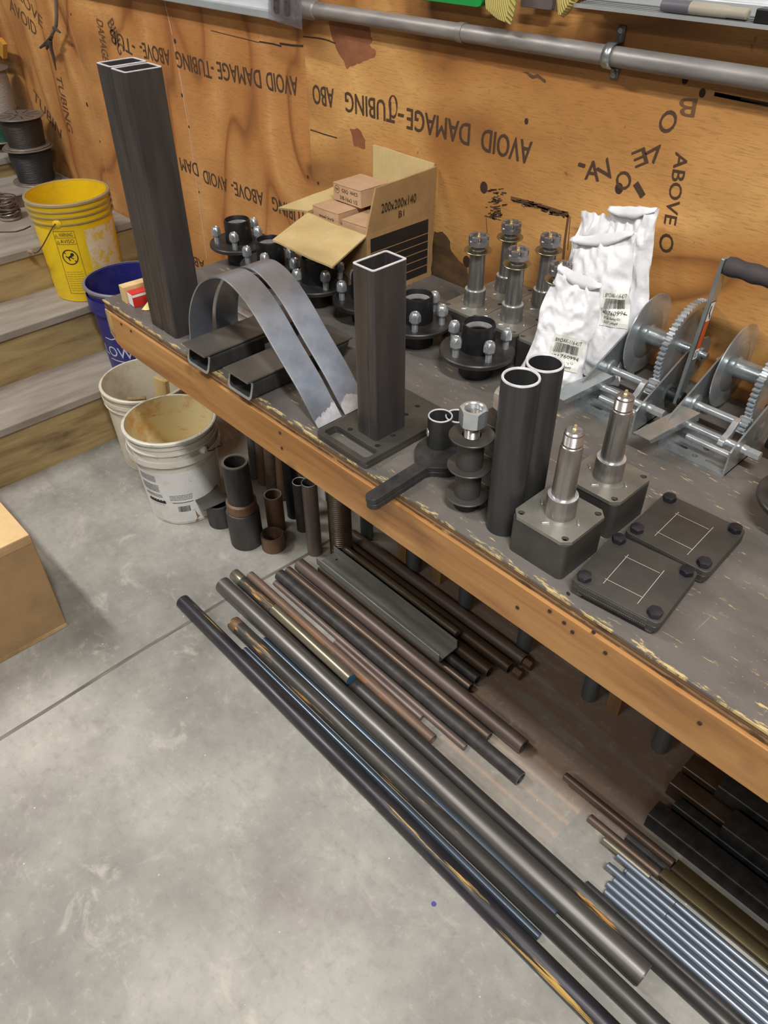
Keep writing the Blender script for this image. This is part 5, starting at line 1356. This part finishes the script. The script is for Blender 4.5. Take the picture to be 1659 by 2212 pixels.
# peeled white label remains
nt = NT('torn_label'); f = nt.noise(nt.coord((1, 1, 1)), 22, 6, 0.7); nt.b.inputs['Roughness'].default_value = 0.8
mt = nt.out(nt.mix(nt.ramp(f, [(0.47, 0.0), (0.56, 1.0)]), lin((216, 200, 170)), lin((214, 180, 66))), 0.8)
fn = wrapfn(R, 0, az_y, 0.0008); m = MB(); quad(m, fn, 0.022, 0.10, 0.165, 0.268, 14); m.build('torn_label', mt, t, smooth=60)
# wire handle hanging to the left with a grip
a = az_y - 0.42; zz = 0.300
m = MB(); m.lathe([(0, 0), (0.016, 0), (0.016, 0.004), (0.007, 0.010), (0, 0.010)], 20, T(R(zz) * math.cos(a), R(zz) * math.sin(a), zz) @ RZm(a) @ RYm(PI / 2)); m.build('handle_ear', M_YEL, t)
P = []
for k in range(13):
    f = k / 12; an = a - 0.85 * f; rr = R(0.25) + 0.016 + 0.018 * math.sin(PI * f * 0.5); P.append((rr * math.cos(an), rr * math.sin(an), 0.303 - 0.118 * math.sin(f * PI / 2) ** 1.2))
m = MB(); m.sweep(P, 0.0021, 8); m.build('wire_handle', M_WIRE, t)
d = Vector(P[-1]) - Vector(P[-3]); m = MB(); m.sweep([P[-1], Vector(P[-1]) + d * 0.7, Vector(P[-1]) + d * 1.6], 0.008, 12); m.build('handle_grip', plain('dusty_pink_grip', (150, 128, 112), 0.7), t)

# blue, on the first tread
z1 = 0.222
bc_ = at(258, 598, z1 + 0.365)
l_ = at(153, 600, z1 + 0.365); n_ = at(225, 627, z1 + 0.365)
bcx, bcy = -2.553, 1.126
RIBB = (0.240, [(0.311, 0.003, 0.004), (0.243, 0.0095, 0.052)])
t, R = bucket('blue plastic bucket with a white house-gable logo, beside the bench end', (bcx, bcy, z1), 0.330, 0.160, 0.130, M_BLU, M_BLURIM, M_BLU, RIBB)
ab = math.atan2(-bcy, -bcx)
fn = wrapfn(R, 0.0, ab, 0.0008); m = MB()
u0 = -0.085
put_text(m, "LOWE'S", fn, 0.043, 0.200, (u0 - 0.090, 0.078))
def cl(pts, w_=0.004):
    for p, q in zip(pts, pts[1:]):
        for k in range(8): line2(m, fn, Vector(p).lerp(Vector(q), k / 8), Vector(p).lerp(Vector(q), (k + 1) / 8), w_)
cl([(u0 - 0.065, 0.150), (u0 - 0.03, 0.150), (u0 + 0.042, 0.182), (u0 + 0.114, 0.150), (u0 + 0.150, 0.150)]); cl([(u0 - 0.065, 0.062), (u0 + 0.150, 0.062)])
m.build('logo_print', plain('logo_white', (196, 204, 222), 0.5), t, smooth=0)

# white ones on the slab
wc = at(300, 808, 0.372); wl_ = at(206, 822, 0.365)
t, R = bucket('dirty white plastic bucket with wood offcuts inside, against the bottom step', (-2.282, 0.985, 0), 0.312, 0.160, 0.136, M_WHT, M_WHT, M_WHT, (0.248, [(0.250, 0.007, 0.005), (0.270, 0.008, 0.016)]))
wx, wy = t.location.x, t.location.y
for i, (dx, dy, ax, L, an) in enumerate(((-0.050, -0.050, 0.30, 0.25, 0.9), (0.055, 0.045, -0.16, 0.29, 0.2))):
    tt = thing('wood_offcut', ['weathered wood offcut leaning at the left inside the dirty white bucket', 'pale wood offcut standing at the right inside the dirty white bucket'][i], 'wood offcut', (wx + dx * 0.5, wy + dy * 0.5, 0.012), an, 'wood offcuts in the bucket')
    m = MB(); m.box((0, 0, L / 2), (0.062, 0.017, L), RXm(ax * 0.55)); m.build('offcut', [lumber('grey_offcut', [(116, 96, 64), (150, 128, 92), (176, 154, 116)], 2, 3.3), M_PINE][i], tt, smooth=0, bev=0.001)
fx, fy = -1.960, 0.893
t, R = bucket('white plastic bucket with yellow stained inside and printed label, nearest the room', (fx, fy, 0), 0.342, 0.152, 0.119, M_WHT2, M_WHT2, M_RESI, (0.250, [(0.251, 0.013, 0.022), (0.291, 0.006, 0.005), (0.312, 0.004, 0.006)]))
af = math.atan2(-fy, -fx)
m = MB(); m.lathe([(0, 0.098), (0.08, 0.097), (R(0.10) - 0.0030, 0.100), (R(0.08) - 0.0032, 0.085)], 60); m.build('dried_resin', plastic('dried_resin', (228, 214, 160), (206, 146, 60), 0.8, 0.3, 7), t)
# paper label band
fn = wrapfn(R, 0.0, af, 0.0007); m = MB(); quad(m, fn, -0.17, 0.012, 0.14, 0.222, 40); m.build('paper_label', plastic('label_paper', (228, 228, 226), (176, 164, 140), 0.4), t, smooth=60)
warn_panel(t, R, 0.072, af + 0.36, 0.070, 0.142, M_BLACKINK, ('WARNING',), True)
fn = wrapfn(R, 0.0, af - 0.20, 0.0014); m = MB(); random.seed(9)
for (x0, x1, z0, z1_, dz) in ((-0.128, -0.062, 0.205, 0.178, 0.0045), (-0.126, -0.058, 0.168, 0.138, 0.0045), (-0.120, -0.052, 0.128, 0.118, 0.0048), (-0.028, 0.045, 0.128, 0.104, 0.0060)):
    z = z0
    while z >= z1_:
        x = x0
        while x < x1: L = random.uniform(0.003, 0.010); line2(m, fn, (x, z), (min(x + L, x1), z), 0.0019); x += L + 0.0012
        z -= dz
quad(m, fn, -0.112, 0.092, -0.045, 0.101, 6)
for k in range(6): ring2(m, fn, -0.105 + k * 0.011, 0.101, 0.003, 0.004, 10)
for k in range(5): line2(m, fn, (-0.108 + k * 0.012, 0.085), (-0.100 + k * 0.012, 0.085), 0.0014)
quad(m, fn, -0.022, 0.096, 0.045, 0.0985, 5)
x = -0.008; random.seed(2)
while x < 0.028: bw = random.choice((0.0008, 0.0014, 0.0022)); quad(m, fn, x, 0.058, x + bw, 0.082); x += bw + random.choice((0.0008, 0.0012))
m.build('label_print', M_BLACKINK, t, smooth=0)
# tear at the bottom, wire ear on the right
m = MB(); fn = wrapfn(R, 0.0, af, 0.0012)
P = [(0.018, 0.058), (0.026, 0.030), (0.050, 0.012), (0.056, 0.006), (0.012, 0.004), (0.020, 0.020)]; m.add([fn(*p) for p in P], [tuple(range(6))]); m.build('label_tear', plain('brown_tear', (150, 120, 88), 0.8), t, smooth=0)
a = af + 0.62; zz = 0.277
m = MB(); m.lathe([(0, 0), (0.014, 0), (0.014, 0.008), (0.006, 0.016), (0, 0.016)], 18, T(R(zz) * math.cos(a), R(zz) * math.sin(a), zz) @ RZm(a) @ RYm(PI / 2)); m.build('handle_ear', M_WHT2, t)
P = [( (R(.25) + 0.014 + .006 * math.sin(k)) * math.cos(a + k * 0.09), (R(.25) + 0.014) * math.sin(a + k * 0.09), 0.277 - 0.006 * k) for k in range(12)]
m = MB(); m.sweep(P, 0.002, 8); m.build('wire_handle', M_WIRE, t)

# ---------------------------------------------------------------- wire spools on the stairs
z3 = 0.585; z4 = 0.76
def wire_mat(name, a, b):
    t = NT(name); sp = t.n('ShaderNodeSeparateXYZ', {0: t.coord()}); n_ = t.noise(t.coord((3, 3, 30)), 6, 4)
    h = t.math('SINE', t.math('ADD', t.math('MULTIPLY', sp.outputs[2], 2 * PI / 0.0042), t.math('MULTIPLY', n_, 3.0)))
    return t.out(t.mix(t.ramp(h, [(0.25, 0.0), (0.75, 1.0)]), lin(a), lin(b)), 0.42, 0.0, bump=h, bs=0.8, bd=0.002)
M_FLANGE = plastic('dusty_flange', (104, 94, 86), (150, 138, 124), 0.6)
def spool(label, x, y, z, R, H, mat, taper=0.90, windows=True):
    t = thing('wire_spool', label, 'wire spool', (x, y, z), 0.4, 'wire spools on the stairs')
    m = MB(); m.lathe([(0, 0), (R * 0.95, 0), (R * 0.97, 0.003), (R * 0.95, 0.006), (0, 0.006)], 48); m.build('lower_flange', M_FLANGE, t)
    m = MB(); m.lathe([(R * 0.30, 0.006), (R * 0.84 * taper, 0.006), (R * 0.86 * taper, H * 0.3), (R * 0.84, H * 0.75), (R * 0.80, H - 0.006), (R * 0.30, H - 0.006)], 48); m.build('wound_wire', mat, t)
    m = MB(); m.lathe([(R * 0.20, H - 0.006), (R * 0.97, H - 0.006), (R, H - 0.003), (R * 0.97, H), (R * 0.20, H), (R * 0.18, H - 0.02)], 56); m.build('upper_flange', M_FLANGE, t)
    if windows:
        for k in range(10):
            a = 2 * PI * k / 10; m = MB(); m.box((R * 0.58, 0, H + 0.0002), (R * 0.5, R * 0.035, 0.0008), RZm(a)); m.build('flange_slot', M_HUB, t, smooth=0)
    return t
M_WB = wire_mat('black_wire', (30, 30, 32), (66, 64, 66)); M_WBR = wire_mat('brown_wire', (40, 32, 28), (78, 66, 58)); M_WG = wire_mat('green_wire', (10, 72, 58), (24, 112, 88)); M_WW = wire_mat('white_wire', (168, 158, 150), (214, 206, 198))
SY = 1.268
# grey steel plate box under the black spools
t = thing('steel_plate_box', 'dusty grey steel plate box on the stairs under the black wire spools', 'steel box', (-3.575, 1.235, z3))
m = MB(); m.prism(rrect(0.145, 0.145, 0.012, 4), 0.050, 0.055, holes=[slot(-0.02, -0.125, 0.010, 0.005, 0.3), circ(0.115, -0.03, 0.006)]); m.build('top_plate', M_TREAD, t, smooth=0)
m = MB(); m.span((-0.14, -0.135, 0), (0.138, 0.14, 0.050)); m.build('body', M_RUSTY, t, smooth=0)
spool('spool of grey-blue wire, lowest of the stack of two black spools', -3.555, SY, z3 + 0.055, 0.103, 0.140, M_WB, 0.86, False)
spool('spool of brownish black wire with a slotted dusty top flange, on the grey-blue spool', -3.553, SY, z3 + 0.195, 0.097, 0.118, M_WBR)
spool('spool of green wire under the white one at the left edge', -3.815, SY, z4, 0.100, 0.112, M_WG, 1.0, False)
spool('spool of white wire on top of the green one at the left edge', -3.80, SY, z4 + 0.112, 0.098, 0.165, M_WW, 1.0, False)
# loose coil of wire and a strand
c = at(16, 476, z3)
t = thing('wire_coil', 'small loose stack of grey wire loops standing on the stairs', 'wire coil', (c.x - 0.01, c.y + 0.02, z3))
m = MB(); m.lathe([(0, 0), (0.042, 0.0), (0.045, 0.006), (0.042, 0.012), (0.020, 0.014), (0.018, 0.07), (0, 0.07)], 32); m.build('core', M_FLANGE, t)
P = []; random.seed(5)
for k in range(12 * 16):
    a = 2 * PI * k / 16; rr = 0.038 + 0.006 * math.sin(k * 0.11) + 0.003 * math.sin(k * 0.37); P.append((rr * math.cos(a), rr * math.sin(a) * 0.96, 0.018 + 0.0062 * k / 16 + 0.004 * math.sin(a + k * 0.05)))
m = MB(); m.sweep(P, 0.0030, 7); m.build('wire_loops', metal('coil_wire', (96, 84, 72), (140, 126, 110), (0.3, 0.5), 0.6), t)
m = MB(); P = [at(p[0], p[1], z3 + 0.003) - t.location for p in ((-6, 501), (15, 501), (35, 500), (52, 495), (66, 488))]; 
P = [Vector(p) for p in P]; m.sweep(P, 0.0022, 7); m.build('loose_strand', M_WIRE, t)

# big closed carton on the slab, left edge
t = thing('large_carton', 'large plain closed cardboard carton on the floor at the left edge', 'cardboard box', (-2.10, -0.06, 0))
m = MB(); m.box((0, 0, 0.1745), (0.776, 0.794, 0.349)); m.build('carton_body', M_CARDBIG, t, smooth=0, bev=0.003)
m = MB(); m.span((-0.384, -0.394, 0.3495), (0.386, -0.003, 0.3535)); m.build('top_flap', M_CARDTOP, t, smooth=0, bev=0.001)
m = MB(); m.span((-0.384, 0.001, 0.3495), (0.386, 0.394, 0.3540)); m.build('top_flap', M_CARDTOP, t, smooth=0, bev=0.001)
m = MB(); m.span((0.3882, -0.394, 0.328), (0.3896, 0.394, 0.344)); m.build('upper_fold', card_mat('fold', (166, 134, 94), (184, 150, 108)), t, smooth=0)
m = MB(); m.span((0.3882, -0.394, 0.002), (0.3896, 0.396, 0.014)); m.build('lower_fold', M_EDGE, t, smooth=0)
# ---------------------------------------------------------------- stock standing on the slab at the bench end
def stand_pipe(name, label, cat, x, y, r, wall, h, mat, grp=None, rim=None, tilt=None):
    t = thing(name, label, cat, (x, y, 0), 0, grp)
    if tilt: t.rotation_euler = (tilt[0], tilt[1], 0); t.location.z = 0.003
    m = MB(); m.pipe(r, r - wall, 0, h - 0.0015, 44); m.build('pipe_wall', mat, t)
    m = MB(); m.lathe([(r - 0.0002, h - 0.0015), (r - 0.001, h), (r - wall + 0.001, h), (r - wall, h - 0.0015)], 44); m.build('cut_rim', rim or M_GALV, t)
    return t
M_RIMD = metal('dull_rim', (110, 108, 100), (146, 144, 134), (0.4, 0.6), 0.5)
# dark socket block with a square plate on it
t = thing('capped_pipe_stub', 'dark pipe stub with a tilted square plate on top, beside the labelled bucket', 'pipe stub', (-1.792, 0.922, 0))
m = MB(); m.pipe(0.043, 0.037, 0, 0.088, 40); m.build('pipe_wall', M_DARKPIPE, t)
m = MB(); m.box((-0.022, -0.012, 0.098), (0.098, 0.092, 0.004), RZm(-0.15) @ RXm(0.06)); m.build('square_plate', plain('dusty_plate', (92, 88, 84), 0.7, 0.2), t, smooth=0, bev=0.001)
# heavy coupling: stepped body
t = thing('stepped_coupling', 'heavy dark stepped pipe coupling standing in front of the leaning pipes', 'pipe coupling', (-1.655, 0.928, 0))
m = MB(); m.lathe([(0.040, 0), (0.0515, 0), (0.0525, 0.003), (0.0525, 0.128), (0.0505, 0.134), (0.043, 0.137)], 56); m.build('wide_body', M_DARKPIPE, t)
m = MB(); m.lathe([(0.043, 0.137), (0.0475, 0.138), (0.0475, 0.168), (0.0440, 0.172), (0.040, 0.173)], 56); m.build('collar', M_BROWNPIPE, t)
m = MB(); m.lathe([(0.0405, 0.173), (0.0405, 0.312), (0.0390, 0.316), (0.0318, 0.316), (0.0310, 0.313), (0.0310, 0.15)], 56); m.build('upper_pipe', M_DARKPIPE, t)
m = MB(); m.lathe([(0.0402, 0.3145), (0.0392, 0.3175), (0.0322, 0.3175), (0.0312, 0.3145)], 56); m.build('rim', M_RIMD, t)
stand_pipe('pipe_offcut', 'short rusty-sided pipe with a pale rim, just behind the small ring', 'pipe', -1.638, 1.034, 0.0295, 0.006, 0.143, M_BROWNPIPE, 'pipe offcuts standing on the slab', M_RIMD)
stand_pipe('pipe_ring', 'very short rusty pipe ring on the slab, lowest of the standing pieces', 'pipe', -1.572, 0.972, 0.0375, 0.007, 0.056, M_BROWNPIPE, 'pipe offcuts standing on the slab', M_DARKPIPE)
stand_pipe('pipe_offcut', 'black pipe leaning with its top just under the apron', 'pipe', -1.650, 1.118, 0.0245, 0.004, 0.262, M_HUB, 'pipe offcuts standing on the slab', M_RIMD)
stand_pipe('pipe_offcut', 'dark pipe with a bright top rim, left of the grey-pink one', 'pipe', -1.575, 1.097, 0.0225, 0.003, 0.197, M_DARKPIPE, 'pipe offcuts standing on the slab', M_CUT)
stand_pipe('pipe_offcut', 'grey-pink upright pipe with a bright rim beside the coil spring', 'pipe', -1.461, 1.052, 0.0235, 0.003, 0.282, metal('pinkish_pipe', (112, 100, 96), (146, 132, 124), (0.4, 0.55), 0.4, (8, 8, 1), 4), 'pipe offcuts standing on the slab', M_CUT)
# coil spring
t = thing('coil_spring', 'tall close-wound steel coil spring standing on the slab by the apron', 'spring', (-1.396, 1.108, 0))
P = []; N = 37; rc = 0.0325
for k in range(N * 36 + 1):
    a = 2 * PI * k / 36; P.append((rc * math.cos(a), rc * math.sin(a), 0.005 + k / 36 * 0.0077))
m = MB(); m.sweep(P, 0.0037, 8); m.build('coil', metal('spring_steel', (104, 92, 80), (146, 132, 118), (0.3, 0.42), 0.8), t)
m = MB(); m.cyl(0.0262, 0, 0.28, 30); m.build('core_tube', M_HUB, t)
# pipes leaning at the back
for i, (x, mt, r, lab) in enumerate(((-1.965, M_LEG, 0.021, 'grey pipe leaning farthest left under the bench end'), (-1.915, M_BROWNPIPE, 0.023, 'dark rust-red pipe leaning under the bench, second from the left'), (-1.862, M_RUSTY, 0.025, 'rusty pipe leaning under the bench, third from the left'), (-1.800, M_BROWNPIPE, 0.023, 'rust-brown pipe leaning under the bench, fourth from the left'))):
    stand_pipe('leaning_pipe', lab, 'pipe', x + 0.05, 1.150, r, 0.003, 0.735, mt, 'pipes leaning under the bench end', M_RIMD, (-0.06, 0.0))
t = thing('printed_box', 'white printed box standing behind the black pipe under the bench', 'box', (-1.700, 1.255, 0)); m = MB(); m.box((0, 0, 0.06), (0.13, 0.03, 0.12)); m.build('box_body', MWHT, t, smooth=0)
m = MB(); m.box((0.0655, 0, 0.06), (0.0006, 0.02, 0.02)); 
for k in range(4): m.box((-0.03 + k * 0.025, -0.0153, 0.07), (0.012, 0.0005, 0.03))
m.build('print', M_BLACKINK, t, smooth=0)
t = thing('steel_cable', 'thin grey steel cable hanging and looping under the bench end', 'cable', (-1.90, 1.16, 0.70))
m = MB(); m.sweep([(-0.02, 0, 0.04), (-0.022, 0.0, -0.15), (-0.018, 0.01, -0.35), (0.02, 0.02, -0.55), (0.10, 0.02, -0.64), (0.20, 0.0, -0.58), (0.27, 0.0, -0.45), (0.30, 0.01, -0.3), (0.31, 0.02, 0.04)], 0.0042, 8); m.build('cable', M_GALV, t)

# ---------------------------------------------------------------- stock lying on the slab
def lying(name, label, x0, x1, y0_, y1_, r, z, mat, wall=None, grp='long stock lying along the bench', cat='steel pipe', cap=None, rim=None):
    t = thing(name, label, cat, (x0, y0_, z), 0, grp)
    L = math.hypot(x1 - x0, y1_ - y0_); a = math.atan2(y1_ - y0_, x1 - x0); M = RZm(a) @ RYm(PI / 2)
    m = MB()
    if wall: m.pipe(r, r - wall, 0, L, 36, M)
    else: m.cyl(r, 0, L, 36, M, ch=min(0.0015, r * 0.12))
    m.build('bar', mat, t)
    if wall:
        m = MB(); m.lathe([(r - 0.0004, L - 0.0002), (r - 0.0008, L + 0.0004), (r - wall + 0.0006, L + 0.0004), (r - wall, L - 0.0002)], 36, M); m.build('cut_rim', rim or M_RIMD, t)
    if cap:
        c0, c1, mt = cap; m = MB(); m.lathe([(r + 0.0001, c0), (r + 0.0004, c0 + 0.001), (r + 0.0004, c1 - 0.001), (r + 0.0001, c1)], 36, M); m.build('end_band', mt, t)
    return t
M_P1 = metal('painted_scratched_bar', (48, 48, 54), (84, 82, 86), (0.3, 0.45), 0.6, (1, 8, 8), 5, rust=(196, 158, 88), rust_at=0.575, rs=3.2, rscale=(0.5, 11, 11))
M_P2 = metal('blackish_pipe', (58, 58, 58), (94, 90, 86), (0.35, 0.5), 0.5, (1, 8, 8), 5, rust=(192, 142, 72), rust_at=0.595, rs=3.0, rscale=(0.8, 9, 9))
M_P3 = metal('blue_cold_rolled', (72, 82, 96), (114, 126, 140), (0.26, 0.34), 0.7, (1, 10, 10), 2, bs=0)
M_P5 = metal('grey_heavy_pipe', (106, 104, 102), (138, 134, 130), (0.34, 0.46), 0.75, (0.6, 8, 8), 4)
M_P7 = metal('bronze_bar', (124, 118, 102), (162, 154, 134), (0.26, 0.4), 0.7, (1, 6, 6), 6, rust=(96, 78, 50), rust_at=0.60, rs=5, rscale=(1, 5, 5))
M_P8 = metal('rusty_conduit', (112, 92, 78), (142, 118, 102), (0.45, 0.6), 0.4, (1, 7, 7), 5, rust=(150, 108, 76), rust_at=0.55, rs=3, rscale=(1, 5, 5))
M_PK = metal('pinkish_long_pipe', (104, 90, 84), (140, 124, 116), (0.4, 0.55), 0.5, (1, 7, 7), 5)
M_PB = metal('brown_long_pipe', (86, 72, 62), (122, 104, 90), (0.32, 0.48), 0.6, (1, 7, 7), 5)
M_ROD = metal('bright_cold_rolled_rod', (104, 112, 124), (148, 156, 168), (0.34, 0.42), 0.7, (1, 12, 12), 2, bs=0)
lying('steel_bar', 'dark bar streaked with yellow, outermost on the open floor side', -1.547, 0.42, 0.622, 0.612, 0.0215, 0.0215, M_P1, grp=None)
lying('steel_rod', 'thin dark rod beside the yellow-streaked bar, ending short at the right', -1.282, -0.254, 0.653, 0.653, 0.0085, 0.0085, M_P3, grp=None)
lying('steel_pipe', 'dark pipe with an orange rusty threaded end, third from the open floor', -1.374, 0.42, 0.683, 0.683, 0.0205, 0.0205, M_P2, 0.004, None, cap=(0.004, 0.030, M_BROWNPIPE))
lying('steel_rod', 'blue-grey rod just left of the thick grey pipe', -1.272, -0.258, 0.7125, 0.7125, 0.0095, 0.0095, M_P3, grp=None)
lying('steel_pipe', 'thickest smooth grey pipe lying across the middle of the stock', -1.520, -0.069, 0.745, 0.738, 0.0250, 0.0250, M_P5, 0.004, None)
lying('steel_pipe', 'long dark pipe with a tan sleeve end, under the bronze bar', -1.538, 0.42, 0.799, 0.777, 0.0180, 0.0180, M_P2, grp=None, cap=(0.0, 0.045, M_P7))
t = lying('bronze_bar', 'short bronze-coloured bar with a blue painted end, lying on the others', -1.310, -0.973, 0.783, 0.779, 0.0165, 0.0535, M_P7, grp=None, cat='metal bar')
m = MB(); m.lathe([(0, 0.3372), (0.0152, 0.3372), (0.0158, 0.3366)], 32, RZm(-0.012) @ RYm(PI / 2)); m.build('blue_end', plain('blue_end_paint', (48, 92, 122), 0.6), t)
lying('steel_pipe', 'orange-rusted thin pipe with an open end, right of the bronze bar', -1.505, -0.719, 0.833, 0.824, 0.0140, 0.0140, M_P8, 0.0022, None)
lying('small_tube', 'short thin tube ending beside the orange-rusted pipe', -1.128, -0.785, 0.855, 0.851, 0.0090, 0.0090, M_PK, 0.0016, None, 'steel tube')
lying('small_tube', 'slim grey tube with a tan far half, open at the right end', -1.432, -0.651, 0.872, 0.868, 0.0090, 0.0090, M_PK, 0.0018, None, 'steel tube')
lying('steel_pipe', 'smooth dark grey pipe reaching farthest right of the middle group', -1.442, -0.501, 0.898, 0.896, 0.0180, 0.0180, M_DARKPIPE, 0.004, None)
lying('steel_pipe', 'slim brown pipe between the dark grey and the pinkish pipe', -1.444, -0.629, 0.931, 0.931, 0.0135, 0.0135, M_PB, 0.003, None)
lying('steel_pipe', 'pinkish grey pipe with a ragged right end, beside the channel', -1.434, -0.550, 0.969, 0.967, 0.0200, 0.0200, M_PK, 0.004, None)
lying('steel_pipe', 'dark pipe under the near side of the galvanised channel', -1.384, -0.762, 1.011, 1.011, 0.0120, 0.0120, M_PB, 0.003, 'dark pipes under the channel')
lying('steel_pipe', 'dark pipe under the middle of the galvanised channel', -1.387, -0.765, 1.042, 1.042, 0.0150, 0.0150, M_DARKPIPE, 0.003, 'dark pipes under the channel')
lying('steel_pipe', 'dark pipe emerging from under the far side of the galvanised channel', -1.382, -0.758, 1.083, 1.083, 0.0180, 0.0180, M_PB, 0.003, 'dark pipes under the channel')
lying('steel_pipe', 'rusty brown pipe lying right behind the channel', -1.421, -0.729, 1.136, 1.132, 0.0175, 0.0175, M_PB, 0.003, None)
lying('steel_pipe', 'pinkish brown pipe farthest back under the apron', -1.427, -0.719, 1.180, 1.180, 0.0180, 0.0180, M_PK, 0.003, None)
for i, (y, r) in enumerate(((1.136, 0.0135), (1.180, 0.014))):
    t = thing('rusty_hex_nut', ['rusty hexagonal end piece beyond the brown pipe', 'rusty hexagonal end piece beyond the farthest back pipe'][i], 'hex nut', (-0.722 - 0.0, y, r + 0.001), 0, 'rusty hex pieces'); 
    m = MB(); hex_body(m, 0.026, 0.004, 0.030, RYm(PI / 2)); m.build('hex', M_BROWNPIPE, t, smooth=30)
# galvanised channel, open side up, resting on the pipes
t = thing('steel_channel', 'galvanised steel channel lying open side up on the dark pipes', 'steel channel', (-1.384, 1.035, 0.036))
t.rotation_euler = (0.04, 0, -0.006)
m = MB(); hw = 0.036; th = 0.0032
prof = [(-hw, 0.030), (-hw, 0.0), (hw, 0.0), (hw, 0.032), (hw - th, 0.032), (hw - th, th), (-hw + th, th), (-hw + th, 0.030)]
m.prism(prof, 0, 0.52, Matrix(((0, 0, 1, 0), (1, 0, 0, 0), (0, 1, 0, 0), (0, 0, 0, 1)))); m.build('channel', M_GALV, t, smooth=0, bev=0.0008)
m = MB(); m.cyl(0.0035, 0, 0.0004, 12, T(0.030, 0.018, th)); m.build('punched_hole', M_HUB, t)
t = thing('round_bar', 'short bright round bar lying along the far lip of the channel', 'metal bar', (-1.392, 1.0985, 0.0475)); m = MB(); m.cyl(0.0115, 0, 0.50, 24, RYm(PI / 2)); m.build('bar', M_P7, t)

# bundle of bright rods, lower right
YR = [0.8265, 0.8435, 0.8605, 0.8775, 0.8945, 0.9115]
XR_ = [-0.216, -0.222, -0.217, -0.235, -0.212, -0.196]
rod0 = None; ORD = ['first', 'second', 'third', 'fourth', 'fifth', 'sixth']
for k, (y, x) in enumerate(zip(YR, XR_)):
    lab = 'bright steel rod at floor level, %s of the bundle counted from the open floor' % ORD[k]
    lying('steel_rod', lab, x, 0.55, y, y, 0.0083, 0.0083, M_ROD, grp='bundle of bright steel rods', cat='steel rod')
for k, (y, x) in enumerate(((0.869, -0.243), (0.886, -0.205), (0.903, -0.240))):
    lying('steel_rod', 'bright steel rod in the upper layer of the bundle, %s from the open floor' % ORD[k], x, 0.55 if k == 1 else -0.10, y, y, 0.0080, 0.0232, M_ROD, grp='bundle of bright steel rods', cat='steel rod')
lying('steel_pipe', 'slim dark pipe squeezed between the sleeve-ended pipe and the bright rods', -0.253, 0.55, 0.8065, 0.8065, 0.0100, 0.0100, M_DARKPIPE, grp=None)
# darker rods and flats under the bench
def flat(name, label, x0, x1, y0_, y1_, z0, z1, mat, cat='steel bar', grp='dark bars stacked under the bench', hollow=False):
    t = thing(name, label, cat, (x0, (y0_ + y1_) / 2, z0), 0, grp); m = MB(); w_ = (y1_ - y0_) / 2; h = (z1 - z0) / 2
    Q = Matrix(((0, 0, 1, 0), (1, 0, 0, 0), (0, 1, 0, h), (0, 0, 0, 1)))
    if hollow: m.prism(rrect(w_, h, 0.005, 4), 0, x1 - x0, Q, holes=[rrect(w_ - 0.004, h - 0.004, 0.003, 3)])
    else: m.prism(rrect(w_, h, 0.0015, 2), 0, x1 - x0, Q)
    m.build('bar', mat, t, smooth=30); return t
lying('steel_rod', 'long brown rod pointing out under the bench, longest of the dark rods', -0.433, -0.146, 0.973, 0.973, 0.0100, 0.0260, M_PB, grp=None, cat='steel rod')
flat('steel_flat', 'dark flat bar lying beneath the long brown rod', -0.252, -0.10, 0.955, 0.986, 0.0, 0.0158, M_DARKPIPE)
lying('steel_rod', 'dusty tan rod left of the long brown rod', -0.335, -0.150, 0.938, 0.938, 0.0100, 0.0100, M_PB, grp=None, cat='steel rod')
lying('steel_rod', 'short rod with a brass-coloured end, nearest the bright bundle', -0.281, -0.165, 0.911, 0.911, 0.0085, 0.0252, M_P7, grp=None, cat='steel rod')
M_GOLD = metal('olive_flat', (70, 62, 44), (104, 92, 62), (0.35, 0.5), 0.6, (1, 8, 8), 5)
flat('steel_flat', 'olive-edged flat bar running out from under the long brown rod', -0.144, 0.55, 0.958, 0.988, 0.016, 0.030, M_GOLD)
flat('steel_flat', 'olive-edged flat bar next to the bright rod bundle', -0.154, 0.55, 0.925, 0.950, 0.021, 0.034, M_GOLD)
flat('rectangular_steel_tube', 'dark rectangular tube, nearest the room of the stack under the bench', -0.242, 0.60, 1.016, 1.066, 0.0, 0.050, M_MILL_D, hollow=True)
flat('rectangular_steel_tube', 'slim dark tube between the two wider ones under the bench', -0.216, 0.60, 1.078, 1.108, 0.0, 0.050, M_MILL_D, hollow=True)
flat('rectangular_steel_tube', 'dark brown tube in the middle of the stack under the bench', -0.250, 0.60, 1.120, 1.165, 0.0, 0.050, M_PB, hollow=True)
flat('rectangular_steel_tube', 'dark brown tube farthest back in the stack under the bench', -0.250, 0.60, 1.180, 1.232, 0.0, 0.050, M_PB, hollow=True)
flat('rectangular_steel_tube', 'upper dark tube lying on the farthest back ones under the bench', -0.165, 0.60, 1.160, 1.215, 0.0505, 0.095, M_MILL_D, hollow=True)
flat('rectangular_steel_tube', 'upper dark tube lying over the middle of the stack under the bench', -0.112, 0.60, 1.080, 1.140, 0.0505, 0.095, M_MILL_D, hollow=True)
